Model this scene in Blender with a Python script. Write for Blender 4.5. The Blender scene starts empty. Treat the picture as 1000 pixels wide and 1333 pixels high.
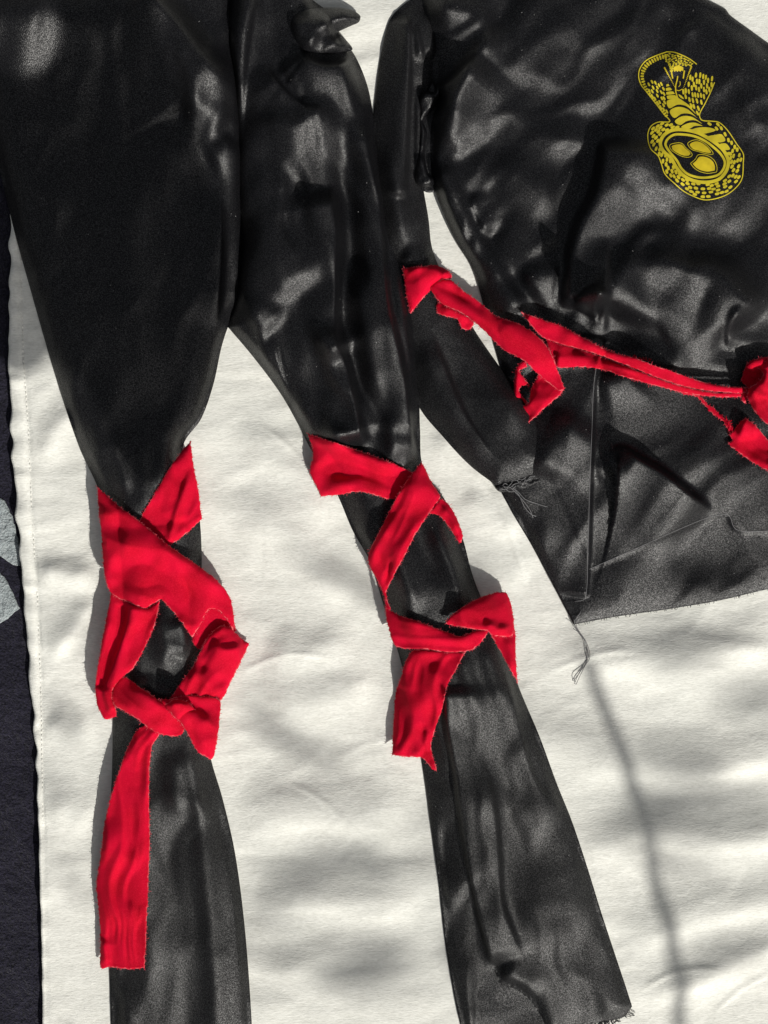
import bpy, math, random
import numpy as np
from mathutils import Vector
from mathutils.geometry import delaunay_2d_cdt

random.seed(7)
rng = np.random.default_rng(7)
scene = bpy.context.scene
R = math.radians

# ---------------------------------------------------------------- camera, sky, sun
S = 0.0008            # metres per picture unit
HC = 1.6              # camera height
cam = bpy.data.cameras.new("camera")
cam_o = bpy.data.objects.new("camera", cam)
scene.collection.objects.link(cam_o)
cam_o.location = (0, 0, HC)
cam.sensor_fit = 'VERTICAL'
cam.angle = 2 * math.atan(666.5 * S / HC)
cam.clip_start = 0.02
cam.clip_end = 100
scene.camera = cam_o

SUN_EL, SUN_AZ = R(37), R(148)        # azimuth clockwise from +Y
sundir = Vector((math.sin(SUN_AZ) * math.cos(SUN_EL), math.cos(SUN_AZ) * math.cos(SUN_EL), math.sin(SUN_EL)))
world = bpy.data.worlds.new("World")
scene.world = world
world.use_nodes = True
wn = world.node_tree
for n in list(wn.nodes):
    wn.nodes.remove(n)
sky = wn.nodes.new('ShaderNodeTexSky')
sky.sky_type = 'NISHITA'
sky.sun_disc = False
sky.sun_elevation = SUN_EL
sky.sun_rotation = SUN_AZ
sky.dust_density = 4.0
sky.air_density = 1.0
sky.ozone_density = 0.5
hsv = wn.nodes.new('ShaderNodeHueSaturation')
hsv.inputs['Saturation'].default_value = 0.25
bg = wn.nodes.new('ShaderNodeBackground')
bg.inputs['Strength'].default_value = 0.056
wo = wn.nodes.new('ShaderNodeOutputWorld')
wn.links.new(sky.outputs[0], hsv.inputs['Color'])
wn.links.new(hsv.outputs[0], bg.inputs['Color'])
wn.links.new(bg.outputs[0], wo.inputs['Surface'])

sl = bpy.data.lights.new("sun", 'SUN')
sl.energy = 4.3
sl.angle = R(0.53)
sl.color = (1.0, 0.965, 0.90)
so = bpy.data.objects.new("sun", sl)
so.rotation_euler = sundir.to_track_quat('Z', 'Y').to_euler()
scene.collection.objects.link(so)

scene.view_settings.view_transform = 'Standard'
scene.view_settings.look = 'None'
scene.view_settings.exposure = 0.0
scene.view_settings.gamma = 1.0

# ---------------------------------------------------------------- numeric helpers
def world_xy(x, y, h=0.0):
    k = (HC - h * S) / HC
    return (x - 500.0) * S * k, -(y - 666.5) * S * k

def hash2(ix, iy, seed):
    n = (ix * 374761393 + iy * 668265263 + seed * 1442695041) & 0xFFFFFFFF
    n = ((n ^ (n >> 13)) * 1274126177) & 0xFFFFFFFF
    return ((n ^ (n >> 16)) & 0xFFFF) / 32767.5 - 1.0

def vnoise(x, y, seed=0):
    ix = np.floor(x).astype(np.int64); iy = np.floor(y).astype(np.int64)
    fx = x - ix; fy = y - iy
    fx = fx * fx * fx * (fx * (fx * 6 - 15) + 10); fy = fy * fy * fy * (fy * (fy * 6 - 15) + 10)
    a = hash2(ix, iy, seed); b = hash2(ix + 1, iy, seed)
    c = hash2(ix, iy + 1, seed); d = hash2(ix + 1, iy + 1, seed)
    return (a * (1 - fx) + b * fx) * (1 - fy) + (c * (1 - fx) + d * fx) * fy

def fbm(x, y, sx, sy, seed=0, octv=3, gain=0.5):
    t = 0; a = 1.0
    for o in range(octv):
        t = t + a * vnoise(x / sx + 17.3 * o, y / sy - 9.1 * o, seed + o)
        sx *= 0.5; sy *= 0.5; a *= gain
    return t

def buckle(x, y, across, along, ang, seed):
    """elongated drapery buckles: ridged, warped noise running at an angle from the vertical"""
    x2 = x + 22 * fbm(x, y, 110, 110, seed + 1, 2); y2 = y + 22 * fbm(x, y, 100, 100, seed + 2, 2)
    c, s_ = np.cos(ang), np.sin(ang)
    u = x2 * c + y2 * s_; v = -x2 * s_ + y2 * c
    n1 = vnoise(u / across, v / along, seed + 3); n2 = vnoise(u / (across * .55), v / (along * .6), seed + 4)
    return (1 - 2 * np.sqrt(n1 * n1 + 0.02)) * 0.9 + 0.45 * (1 - 2 * np.sqrt(n2 * n2 + 0.03))

def spline(pts, closed=False, step=5.0):
    """Catmull-Rom through points; a third element marks a sharp corner."""
    n = len(pts)
    P = [np.array(p[:2], float) for p in pts]
    sharp = [len(p) > 2 for p in pts]
    out = []
    for i in range(n if closed else n - 1):
        p1, p2 = P[i], P[(i + 1) % n]
        p0 = P[(i - 1) % n] if (closed or i > 0) else p1
        p3 = P[(i + 2) % n] if (closed or i < n - 2) else p2
        if sharp[i]: p0 = p1 - (p2 - p1) * 0.3
        if sharp[(i + 1) % n]: p3 = p2 + (p2 - p1) * 0.3
        L = np.linalg.norm(p2 - p1)
        m1 = (p2 - p0); m2 = (p3 - p1)
        a1 = L / max(np.linalg.norm(p1 - p0) + L, 1e-6); a2 = L / max(np.linalg.norm(p3 - p2) + L, 1e-6)
        m1 = m1 * a1; m2 = m2 * a2
        k = max(1, int(L / step))
        for j in range(k):
            t = j / k
            out.append((2*t**3 - 3*t*t + 1) * p1 + (t**3 - 2*t*t + t) * m1 + (-2*t**3 + 3*t*t) * p2 + (t**3 - t*t) * m2)
    if not closed: out.append(P[-1])
    return np.array(out)

def seg_dist(x, y, line, closed=False):
    """signed distance (positive: right-hand side seen in y-down picture axes), and position 0..1 along"""
    A = line; B = np.roll(line, -1, axis=0)
    if not closed: A = A[:-1]; B = B[:-1]
    best = np.full(x.shape, 1e9); sg = np.zeros_like(best); u = np.zeros_like(best)
    ln = np.linalg.norm(B - A, axis=1); cum = np.concatenate([[0], np.cumsum(ln)]); tot = cum[-1]
    for i in range(len(A)):
        ax, ay = A[i]; dx, dy = B[i] - A[i]; L2 = dx*dx + dy*dy
        if L2 < 1e-9: continue
        t = np.clip(((x - ax) * dx + (y - ay) * dy) / L2, 0, 1)
        ex = x - ax - t * dx; ey = y - ay - t * dy
        d = ex*ex + ey*ey
        m = d < best
        best = np.where(m, d, best)
        sg = np.where(m, np.sign(dx * (y - ay) - dy * (x - ax)), sg)
        u = np.where(m, (cum[i] + t * ln[i]) / tot, u)
    return np.sqrt(best) * np.where(sg == 0, 1, sg), u

def inside(x, y, poly):
    c = np.zeros(x.shape, bool)
    j = len(poly) - 1
    for i in range(len(poly)):
        xi, yi = poly[i]; xj, yj = poly[j]
        if yi != yj:
            c ^= ((yi > y) != (yj > y)) & (x < (xj - xi) * (y - yi) / (yj - yi) + xi)
        j = i
    return c

class Fold:
    """a ridge along a line: h height, wp/wn widths on the two sides
    (line running right: wp below, wn above; line running down: wp left, wn right)"""
    def __init__(s, pts, h, wp, wn, taper=0.28):
        s.l = spline(pts, step=7); s.h = h; s.wp = wp; s.wn = wn; s.tp = taper
        m = 3.2 * max(wp, wn)
        s.bb = (s.l[:, 0].min() - m, s.l[:, 0].max() + m, s.l[:, 1].min() - m, s.l[:, 1].max() + m)
    def add(s, x, y, z):
        m = (x > s.bb[0]) & (x < s.bb[1]) & (y > s.bb[2]) & (y < s.bb[3])
        if not m.any(): return
        d, u = seg_dist(x[m], y[m], s.l)
        w = np.where(d > 0, s.wp, s.wn)
        q = np.abs(d) / w
        f = np.exp(-q * q * (1 / (1 + 0.25 * q)))
        if s.tp > 0:
            a = np.clip(u / s.tp, 0, 1); b = np.clip((1 - u) / s.tp, 0, 1)
            f = f * a * a * (3 - 2 * a) * b * b * (3 - 2 * b)
        z[m] += s.h * f

def ZT(ox, oy, sc, pts):
    return [tuple([ox + p[0] / sc, oy + p[1] / sc] + list(p[2:])) for p in pts]

# ---------------------------------------------------------------- object helpers
def thing(name, label, cat, px, py, group=None):
    o = bpy.data.objects.new(name, None)
    wx, wy = world_xy(px, py)
    o.location = (wx, wy, 0)
    o.empty_display_size = 0.02
    o['label'] = label; o['category'] = cat
    if group: o['group'] = group
    scene.collection.objects.link(o)
    return o

def root_loc(parent):
    v = Vector((0, 0, 0))
    while parent is not None:
        v += parent.location; parent = parent.parent
    return v

def make_obj(name, verts, faces, mat, parent=None, smooth=True, attr=None):
    """verts: (n,3) world metres"""
    v = np.array(verts, float)
    if parent is not None:
        r = root_loc(parent); v = v - np.array(r)
    me = bpy.data.meshes.new(name)
    me.from_pydata(v.tolist(), [], faces if isinstance(faces, list) else faces.tolist())
    me.materials.append(mat)
    if smooth:
        me.polygons.foreach_set('use_smooth', [True] * len(me.polygons))
    if attr is not None:
        a = me.attributes.new('edge', 'FLOAT', 'POINT')
        a.data.foreach_set('value', np.asarray(attr, np.float32))
    me.update()
    o = bpy.data.objects.new(name, me)
    o.parent = parent
    scene.collection.objects.link(o)
    return o

def sheet(name, outline, hfun, mat, parent, res=3.0, thick=1.4, step=None, fray=0.0, floor=None, seed=1, edge_w=1.6, on_cloth=True):
    """cloth sheet with a clean outline; hfun(x, y, d) -> height in units; closed solid with rim"""
    step = step or res
    ol = spline(outline, closed=True, step=step)
    if fray > 0:
        ol = ol + rng.normal(0, fray, ol.shape)
    x0, y0 = ol.min(0); x1, y1 = ol.max(0)
    gx, gy = np.meshgrid(np.arange(x0, x1, res), np.arange(y0, y1, res))
    gx = gx + (np.arange(gx.shape[0]) % 2)[:, None] * res * 0.5
    gx = gx.ravel(); gy = gy.ravel()
    m = inside(gx, gy, ol)
    gx = gx[m]; gy = gy[m]
    d, _ = seg_dist(gx, gy, ol, True)
    k = np.abs(d) > res * 0.55
    gx = gx[k]; gy = gy[k]; d = np.abs(d[k])
    nb = len(ol)
    ring2 = None
    allp = [Vector(p) for p in ol.tolist()] + [Vector(p) for p in zip(gx.tolist(), gy.tolist())]
    res_ = delaunay_2d_cdt(allp, [(i, (i + 1) % nb) for i in range(nb)], [], 1, 1e-5, True)
    vs = np.array([tuple(v) for v in res_[0]])
    tris = np.array([f for f in res_[2]])
    cen = vs[tris].mean(1)
    tris = tris[inside(cen[:, 0], cen[:, 1], ol)]
    orig = res_[3]
    dd, _ = seg_dist(vs[:, 0], vs[:, 1], ol, True); dd = np.abs(dd)
    h = hfun(vs[:, 0], vs[:, 1], dd)
    if on_cloth: h = np.maximum(h, cloth_h(vs[:, 0], vs[:, 1]) + 2.0)
    fl = np.maximum(h - thick, 0.15) if floor is None else np.minimum(np.full_like(h, floor), h - 0.4)
    n = len(vs)
    # orientation
    a, b, c = vs[tris[:, 0]], vs[tris[:, 1]], vs[tris[:, 2]]
    cr = (b[:, 0]-a[:, 0])*(c[:, 1]-a[:, 1]) - (b[:, 1]-a[:, 1])*(c[:, 0]-a[:, 0])
    flip = cr > 0          # y is down, so a positive cross faces away from the camera
    tris = np.where(flip[:, None], tris[:, ::-1], tris)
    from collections import Counter
    E = np.concatenate([tris[:, [0, 1]], tris[:, [1, 2]], tris[:, [2, 0]]])
    key = E[:, 0].astype(np.int64) * n + E[:, 1]; rk = E[:, 1].astype(np.int64) * n + E[:, 0]
    be = E[~np.isin(key, rk)]
    kx = (HC - h * S) / HC; kf = (HC - fl * S) / HC
    top = np.stack([(vs[:, 0]-500)*S*kx, -(vs[:, 1]-666.5)*S*kx, h*S], 1)
    bot = np.stack([(vs[:, 0]-500)*S*kf, -(vs[:, 1]-666.5)*S*kf, fl*S], 1)
    faces = tris.tolist() + (tris[:, ::-1] + n).tolist()
    faces += [[int(j), int(i), int(i) + n, int(j) + n] for i, j in be]
    ed = np.exp(-dd / edge_w)
    o = make_obj(name, np.concatenate([top, bot]), faces, mat, parent, True, np.concatenate([ed, ed]))
    if name.endswith('_leg'):        # the lower legs are the matt, brushed side of the cloth
        mt = 1 / (1 + np.exp(-(vs[:, 1] - 850) / 45))
        a = o.data.attributes.new('matt', 'FLOAT', 'POINT'); a.data.foreach_set('value', np.concatenate([mt, mt]).astype(np.float32))
    return o, ol

def thread(name, pts, r, mat, parent, closed=False, step=3.0):
    """tube through (x, y, h) points in units"""
    P = np.array(pts, float)
    xy = spline([tuple(p[:2]) for p in P], closed, step)
    cum = np.concatenate([[0], np.cumsum(np.linalg.norm(np.diff(P[:, :2], axis=0), axis=1))])
    c2 = np.concatenate([[0], np.cumsum(np.linalg.norm(np.diff(xy, axis=0), axis=1))])
    hz = np.interp(c2 / c2[-1], cum / cum[-1], P[:, 2])
    V = []; F = []
    W = []
    for (x, y), h in zip(xy, hz):
        wx, wy = world_xy(x, y, h); W.append((wx, wy, h * S))
    W = np.array(W); ns = 5
    T = np.gradient(W, axis=0); T /= np.linalg.norm(T, axis=1)[:, None] + 1e-12
    for i, (w, t) in enumerate(zip(W, T)):
        u = np.cross(t, (0, 0, 1.0)); u /= np.linalg.norm(u) + 1e-9; v = np.cross(u, t)
        for k in range(ns):
            a = 2 * math.pi * k / ns
            V.append(w + (u * math.cos(a) + v * math.sin(a)) * r * S)
    for i in range(len(W) - 1):
        for k in range(ns):
            F.append([i*ns + k, i*ns + (k+1) % ns, (i+1)*ns + (k+1) % ns, (i+1)*ns + k])
    F.append(list(range(ns))[::-1]); F.append([(len(W)-1)*ns + k for k in range(ns)])
    return V, F

def thread_obj(name, lists, r, mat, parent, kind=None):
    V = []; F = []
    for pts in lists:
        v, f = thread(name, pts, r, mat, parent)
        b = len(V); V += v; F += [[i + b for i in q] for q in f]
    o = make_obj(name, V, F, mat, parent)
    if kind: o['kind'] = kind
    return o

# ---------------------------------------------------------------- materials
def newmat(name):
    m = bpy.data.materials.new(name); m.use_nodes = True
    nt = m.node_tree; b = nt.nodes['Principled BSDF']
    return m, nt, b

def N(nt, t, **kw):
    n = nt.nodes.new(t)
    for k, v in kw.items(): setattr(n, k, v)
    return n

def coords(nt, scale=(1, 1, 1), rot=0.0):
    tc = N(nt, 'ShaderNodeTexCoord'); mp = N(nt, 'ShaderNodeMapping')
    mp.inputs['Scale'].default_value = scale; mp.inputs['Rotation'].default_value = (0, 0, rot)
    nt.links.new(tc.outputs['Object'], mp.inputs['Vector'])
    return mp.outputs[0]

def noise(nt, vec, scale, detail=2, rough=0.5):
    n = N(nt, 'ShaderNodeTexNoise'); n.inputs['Scale'].default_value = scale
    n.inputs['Detail'].default_value = detail; n.inputs['Roughness'].default_value = rough
    nt.links.new(vec, n.inputs['Vector']); return n.outputs['Fac']

def ramp(nt, fac, stops):
    r = N(nt, 'ShaderNodeValToRGB')
    el = r.color_ramp.elements
    while len(el) < len(stops): el.new(0.5)
    for e, (p, c) in zip(el, stops):
        e.position = p; e.color = tuple(c) + (1,) if len(c) == 3 else c
    nt.links.new(fac, r.inputs[0]); return r.outputs[0]

def mathn(nt, op, a, b=None):
    n = N(nt, 'ShaderNodeMath', operation=op)
    for i, v in enumerate((a, b)):
        if v is None: continue
        if isinstance(v, (int, float)): n.inputs[i].default_value = v
        else: nt.links.new(v, n.inputs[i])
    return n.outputs[0]

def mixc(nt, fac, a, b):
    n = N(nt, 'ShaderNodeMix', data_type='RGBA')
    for s, v in ((n.inputs[0], fac), (n.inputs[6], a), (n.inputs[7], b)):
        if isinstance(v, (int, float)): s.default_value = v
        elif isinstance(v, tuple): s.default_value = v + (1,)
        else: nt.links.new(v, s)
    return n.outputs[2]

def bump(nt, b, h, strength, dist):
    n = N(nt, 'ShaderNodeBump'); n.inputs['Strength'].default_value = strength; n.inputs['Distance'].default_value = dist
    nt.links.new(h, n.inputs['Height']); nt.links.new(n.outputs[0], b.inputs['Normal'])

def satin(name, base, rough, spec, glit):
    m, nt, b = newmat(name)
    v = coords(nt)
    g = noise(nt, v, 1100, 1)
    lum = ramp(nt, g, [(0.3, (base[0]*.6, base[1]*.6, base[2]*.6)), (0.7, (base[0]*1.5, base[1]*1.5, base[2]*1.5))])
    at = N(nt, 'ShaderNodeAttribute', attribute_name='matt').outputs['Fac']
    lum = mixc(nt, at, lum, (0.008, 0.008, 0.0085))
    nt.links.new(lum, b.inputs['Base Color'])
    # fine fibre sparkle: some yarns are shinier than others
    g2 = noise(nt, v, 820, 2, 0.75)
    sp = ramp(nt, g2, [(0.40, (spec*.25,)*3), (0.53, (spec*.75,)*3), (0.64, (min(1, spec*glit),)*3)])
    nt.links.new(mathn(nt, 'ADD', sp, mathn(nt, 'MULTIPLY', at, 0.0)), b.inputs['Specular IOR Level'])
    rr = ramp(nt, noise(nt, v, 500, 2), [(0.3, (rough*1.12,)*3), (0.75, (rough*.85,)*3)])
    nt.links.new(mathn(nt, 'ADD', rr, mathn(nt, 'MULTIPLY', at, 0.07)), b.inputs['Roughness'])
    b.inputs['IOR'].default_value = 1.5
    tw = coords(nt, (1, 1, 1), R(35))
    w = N(nt, 'ShaderNodeTexWave'); w.inputs['Scale'].default_value = 190; w.inputs['Distortion'].default_value = 1.5
    nt.links.new(tw, w.inputs['Vector'])
    hh = mathn(nt, 'ADD', mathn(nt, 'MULTIPLY', w.outputs['Fac'], 0.3), mathn(nt, 'MULTIPLY', g2, 3.2))
    big = noise(nt, v, 60, 3)
    hh = mathn(nt, 'ADD', hh, mathn(nt, 'MULTIPLY', big, 0.8))
    bump(nt, b, hh, 0.48, 0.00034)
    return m

M_satin = satin('black_satin', (0.0045, 0.0045, 0.0055), 0.395, 0.64, 2.2)
M_twill = satin('black_twill', (0.007, 0.007, 0.008), 0.46, 0.55, 2.2)

def red_mat():
    m, nt, b = newmat('red_cotton')
    v = coords(nt)
    a = N(nt, 'ShaderNodeAttribute', attribute_name='edge')
    n1 = noise(nt, v, 35, 3)
    c = ramp(nt, n1, [(0.3, (0.45, 0.001, 0.014)), (0.7, (0.60, 0.001, 0.027))])
    g = noise(nt, v, 900, 1)
    c = mixc(nt, mathn(nt, 'MULTIPLY', ramp(nt, g, [(0.4, (0, 0, 0)), (0.75, (1, 1, 1))]), 0.42), c, (0.74, 0.02, 0.055))
    # raw cut edges show paler threads
    ef = mathn(nt, 'MULTIPLY', ramp(nt, a.outputs['Fac'], [(0.55, (0, 0, 0)), (0.9, (1, 1, 1))]),
               ramp(nt, noise(nt, v, 260, 2), [(0.42, (0, 0, 0)), (0.62, (1, 1, 1))]))
    c = mixc(nt, mathn(nt, 'MULTIPLY', ef, 0.5), c, (0.85, 0.28, 0.30))
    nt.links.new(c, b.inputs['Base Color'])
    b.inputs['Roughness'].default_value = 0.85
    b.inputs['Specular IOR Level'].default_value = 0.06
    b.inputs['Sheen Weight'].default_value = 0.04
    b.inputs['Sheen Tint'].default_value = (1, 0.2, 0.25, 1)
    w = N(nt, 'ShaderNodeTexWave'); w.inputs['Scale'].default_value = 260; w.inputs['Distortion'].default_value = 2
    nt.links.new(coords(nt, (1, 1, 1), R(50)), w.inputs['Vector'])
    h = mathn(nt, 'ADD', mathn(nt, 'MULTIPLY', w.outputs['Fac'], 1.0), mathn(nt, 'ADD', mathn(nt, 'MULTIPLY', g, 2.0), mathn(nt, 'MULTIPLY', noise(nt, v, 90, 3), 3.0)))
    bump(nt, b, h, 0.5, 0.0004)
    return m
M_red = red_mat()

def white_mat():
    m, nt, b = newmat('white_cotton')
    v = coords(nt)
    sl_ = coords(nt, (0.28, 1.0, 1.0), R(-4))
    n1 = noise(nt, sl_, 700, 3, 0.6)
    n2 = noise(nt, coords(nt, (0.45, 1, 1), R(-3)), 130, 4, 0.65)
    n3 = noise(nt, v, 9, 3)
    c = ramp(nt, n1, [(0.25, (0.64, 0.64, 0.59)), (0.55, (0.785, 0.785, 0.735)), (0.8, (0.85, 0.85, 0.80))])
    c = mixc(nt, ramp(nt, n2, [(0.35, (0.25,)*3), (0.6, (0, 0, 0))]), c, (0.55, 0.55, 0.50))
    c = mixc(nt, mathn(nt, 'MULTIPLY', ramp(nt, n3, [(0.4, (0, 0, 0)), (0.7, (1, 1, 1))]), 0.25), c, (0.58, 0.60, 0.565))
    nt.links.new(c, b.inputs['Base Color'])
    b.inputs['Roughness'].default_value = 0.9
    b.inputs['Specular IOR Level'].default_value = 0.15
    h = mathn(nt, 'ADD', n1, mathn(nt, 'ADD', mathn(nt, 'MULTIPLY', n2, 2.0), mathn(nt, 'MULTIPLY', noise(nt, v, 1200, 1), 0.6)))
    bump(nt, b, h, 0.6, 0.0006)
    return m
M_white = white_mat()

def plush_mat(name, c0, c1):
    m, nt, b = newmat(name)
    v = coords(nt)
    n1 = noise(nt, v, 420, 3, 0.7)
    c = ramp(nt, n1, [(0.35, c0), (0.72, c1)])
    nt.links.new(c, b.inputs['Base Color'])
    b.inputs['Roughness'].default_value = 0.95
    b.inputs['Specular IOR Level'].default_value = 0.1
    b.inputs['Sheen Weight'].default_value = 0.15
    h = mathn(nt, 'ADD', n1, mathn(nt, 'MULTIPLY', noise(nt, v, 120, 3), 1.5))
    bump(nt, b, h, 1.0, 0.003)
    return m
M_navy = plush_mat('navy_plush', (0.004, 0.004, 0.008), (0.026, 0.024, 0.044))
M_pale = plush_mat('pale_plush', (0.24, 0.28, 0.29), (0.46, 0.50, 0.51))

def plain(name, col, rough=0.7, spec=0.3, nscale=300, var=0.15):
    m, nt, b = newmat(name)
    n = noise(nt, coords(nt), nscale, 2)
    c = ramp(nt, n, [(0.3, tuple(x*(1-var) for x in col)), (0.7, tuple(x*(1+var) for x in col))])
    nt.links.new(c, b.inputs['Base Color'])
    b.inputs['Roughness'].default_value = rough
    b.inputs['Specular IOR Level'].default_value = spec
    bump(nt, b, n, 0.2, 0.0002)
    return m
M_print = plain('yellow_print', (0.50, 0.41, 0.02), 0.62, 0.3, 90, 0.16)
M_print2 = plain('amber_print', (0.52, 0.40, 0.015), 0.62, 0.3, 90, 0.16)
M_thread = plain('grey_thread', (0.15, 0.15, 0.155), 0.7)
M_bthread = plain('black_thread', (0.02, 0.02, 0.022), 0.7)
M_wthread = plain('white_thread', (0.74, 0.73, 0.68), 0.8)
M_fuzz = plain('pale_red_fibre', (0.62, 0.06, 0.09), 0.9)
M_lint = plain('lint', (0.30, 0.30, 0.30), 0.9)
M_floor = plain('grey_boards', (0.18, 0.16, 0.14), 0.7)
M_blocker = plain('blocker_green', (0.05, 0.09, 0.03), 0.6, 0.3, 40)  # for the added shapes that only block sunlight
M_blocker_bar = plain('blocker_brown', (0.10, 0.08, 0.06), 0.8)  # for the added bar that only casts a line of shade

# ---------------------------------------------------------------- ground and bedding
wx = 12.0
o = make_obj('ground', [(-wx, -wx, -0.03), (wx, -wx, -0.03), (wx, wx, -0.03), (-wx, wx, -0.03)], [[0, 1, 2, 3]], M_floor, None, False)
o['kind'] = 'structure'

def grid_sheet(name, x0, x1, y0, y1, res, hf, mat, parent, zoff=0.0, xleft=None):
    ys = np.arange(y0, y1 + res, res); nu = int((x1 - x0) / res) + 1
    u = np.linspace(0, 1, nu)
    U, Y = np.meshgrid(u, ys)
    XL = np.full_like(ys, x0) if xleft is None else xleft(ys)
    X = XL[:, None] * (1 - U) + x1 * U
    Hh = hf(X.ravel(), Y.ravel()) + zoff
    kx = 1.0
    top = np.stack([(X.ravel()-500)*S, -(Y.ravel()-666.5)*S, Hh*S], 1)
    ny, nx = X.shape
    idx = np.arange(ny*nx).reshape(ny, nx)
    f = np.stack([idx[:-1, :-1], idx[1:, :-1], idx[1:, 1:], idx[:-1, 1:]], -1).reshape(-1, 4)
    rim = np.concatenate([idx[0, :], idx[1:, -1], idx[-1, -2::-1], idx[-2:0:-1, 0]])
    n = len(top)
    low = top[rim].copy(); low[:, 2] -= 1.3 * S
    m = len(rim)
    rf = [[int(rim[(i+1) % m]), int(rim[i]), n + i, n + (i+1) % m] for i in range(m)]
    return make_obj(name, np.concatenate([top, low]), f.tolist() + [q[::-1] for q in rf], mat, parent)

edge_pts_y = np.array([-400, 200, 290, 480, 600, 735, 858, 950, 1018, 1122, 1333, 1700.])
edge_pts_x = np.array([13, 14, 14, 12, 17, 28, 38, 44, 49, 53, 57, 66.])
def cloth_left(ys):
    x = np.interp(ys, edge_pts_y, edge_pts_x)
    m = np.clip((ys - 250) / 80, 0, 1) * np.clip((1150 - ys) / 120, 0, 1)
    return x + m * (1.3 * np.sin(ys / 7.5) * np.sin(ys / 43 + 1) + 1.6 * vnoise(ys / 16, ys * 0, 4))
st_y = np.array([250, 357, 459, 559, 671, 781, 908, 1010, 1122, 1333])
st_x = np.array([26, 28, 30, 37, 41.5, 49, 53.5, 55, 57, 61.])

cloth_folds = [
    Fold([(330, 545), (385, 590), (440, 660)], 1.3, 2.5, 3), Fold([(300, 880), (380, 850), (450, 862)], 1.2, 2.5, 3), Fold([(700, 880), (780, 850), (840, 845)], 1.3, 2.5, 3),
    Fold([(820, 1295), (880, 1262), (950, 1255)], 1.4, 2.2, 3), Fold([(360, 1010), (420, 1040), (500, 1120)], 1.2, 2.5, 3), Fold([(600, 600), (650, 660), (690, 780)], 1.1, 2.5, 3), Fold([(920, 1330), (960, 1290), (1010, 1260)], 1.5, 2.4, 3),
    Fold([(440, 900), (560, 930), (700, 960), (840, 940)], 5, 50, 45),
    Fold([(720, 1010), (800, 985), (900, 1000), (1000, 985), (1100, 1000)], 10, 26, 40),
    Fold([(740, 1105), (830, 1085), (920, 1100), (1080, 1070)], 10, 24, 34),
    Fold([(800, 1225), (870, 1205), (950, 1180), (1080, 1160)], 10, 22, 30),
    Fold([(830, 1300), (900, 1275), (960, 1245), (1080, 1200)], 9, 16, 22),
    Fold([(340, 930), (420, 900), (500, 890)], 8, 30, 40),
    Fold([(310, 1080), (400, 1050), (480, 1060), (560, 1030)], 9, 28, 40),
    Fold([(320, 1190), (400, 1170), (480, 1185), (560, 1160)], 7, 22, 32),
    Fold([(330, 1290), (420, 1250), (500, 1240), (590, 1250)], 6, 26, 26),
    Fold([(300, 700), (350, 680), (400, 720), (450, 800)], 8, 24, 30),
    Fold([(300, 560), (350, 590), (400, 640), (430, 700)], 6, 20, 26),
    Fold([(55, 610), (68, 570), (90, 545), (110, 540)], 4, 14, 14),
    Fold([(48, 760), (70, 745), (100, 750), (125, 735)], 7, 18, 14),
    Fold([(60, 860), (85, 835), (105, 810), (120, 770)], 7, 10, 20),
    Fold([(60, 930), (90, 950), (125, 940)], 4, 18, 20),
    Fold([(60, 1060), (90, 1050), (125, 1070)], 4, 18, 20),
    Fold([(340, 840), (400, 850), (470, 820)], 6, 24, 26),
    Fold([(700, 850), (800, 860), (900, 850), (1050, 830)], 7, 20, 26),
    Fold([(575, 700), (640, 730), (700, 760)], 5, 22, 20),
    Fold([(600, 640), (640, 670), (680, 700)], 4, 14, 20),
    Fold([(560, 560), (600, 600), (640, 640)], 4, 14, 20),
]
for f in cloth_folds: f.h *= 1.35
def cloth_h(x, y):
    z = 3.0 + 4.2 * fbm(x + 20 * fbm(x, y, 120, 80, 31), y + 20 * fbm(x, y, 160, 90, 33), 300, 95, 11, 3, 0.42)
    z = z + 0.75 * fbm(x + 8 * fbm(x, y, 40, 40, 23, 2), y, 64, 30, 21, 2) + 0.9 * buckle(x, y, 46, 130, 1.1, 27) * np.clip(0.5 + fbm(x, y, 150, 150, 29, 2), 0, 1)
    for f in cloth_folds: f.add(x, y, z)
    # folded hem along the left edge with a stitched valley
    sx = np.interp(y, st_y, st_x); ex = cloth_left(y)
    q = np.clip((sx - x) / np.maximum(sx - ex, 2.0), 0, 1)
    z = z + 2.2 * np.sin(np.pi * np.clip(q, 0, 1)) * (x < sx) - 2.4 * np.exp(-((x - sx) / 1.9) ** 2)
    z = z + (x < sx + 14) * np.exp(-np.maximum(x - sx, 0) / 5) * 1.1 * np.sin(y / 7.0 + 2 * vnoise(y / 30, y*0, 8)) 
    return np.maximum(z, 0.3)

sheet_t = thing('bed_sheet', 'wrinkled white cotton sheet with stitched hem under the black clothes', 'sheet', 500, 666)
grid_sheet('cloth', 0, 1250, -350, 1650, 3.2, lambda x, y: cloth_h(x, y), M_white, sheet_t, xleft=cloth_left)
sts = []
yy = 262.0
while yy < 1120:
    y2 = yy + 4.2
    xs = np.interp([yy, y2], st_y, st_x)
    hh = cloth_h(np.array(xs), np.array([yy, y2])) + 0.35
    sts.append([(xs[0], yy, hh[0]), (xs[1], y2, hh[1])])
    yy += 6.2
thread_obj('hem_stitching', sts, 0.5, M_wthread, sheet_t, 'stuff')

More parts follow.
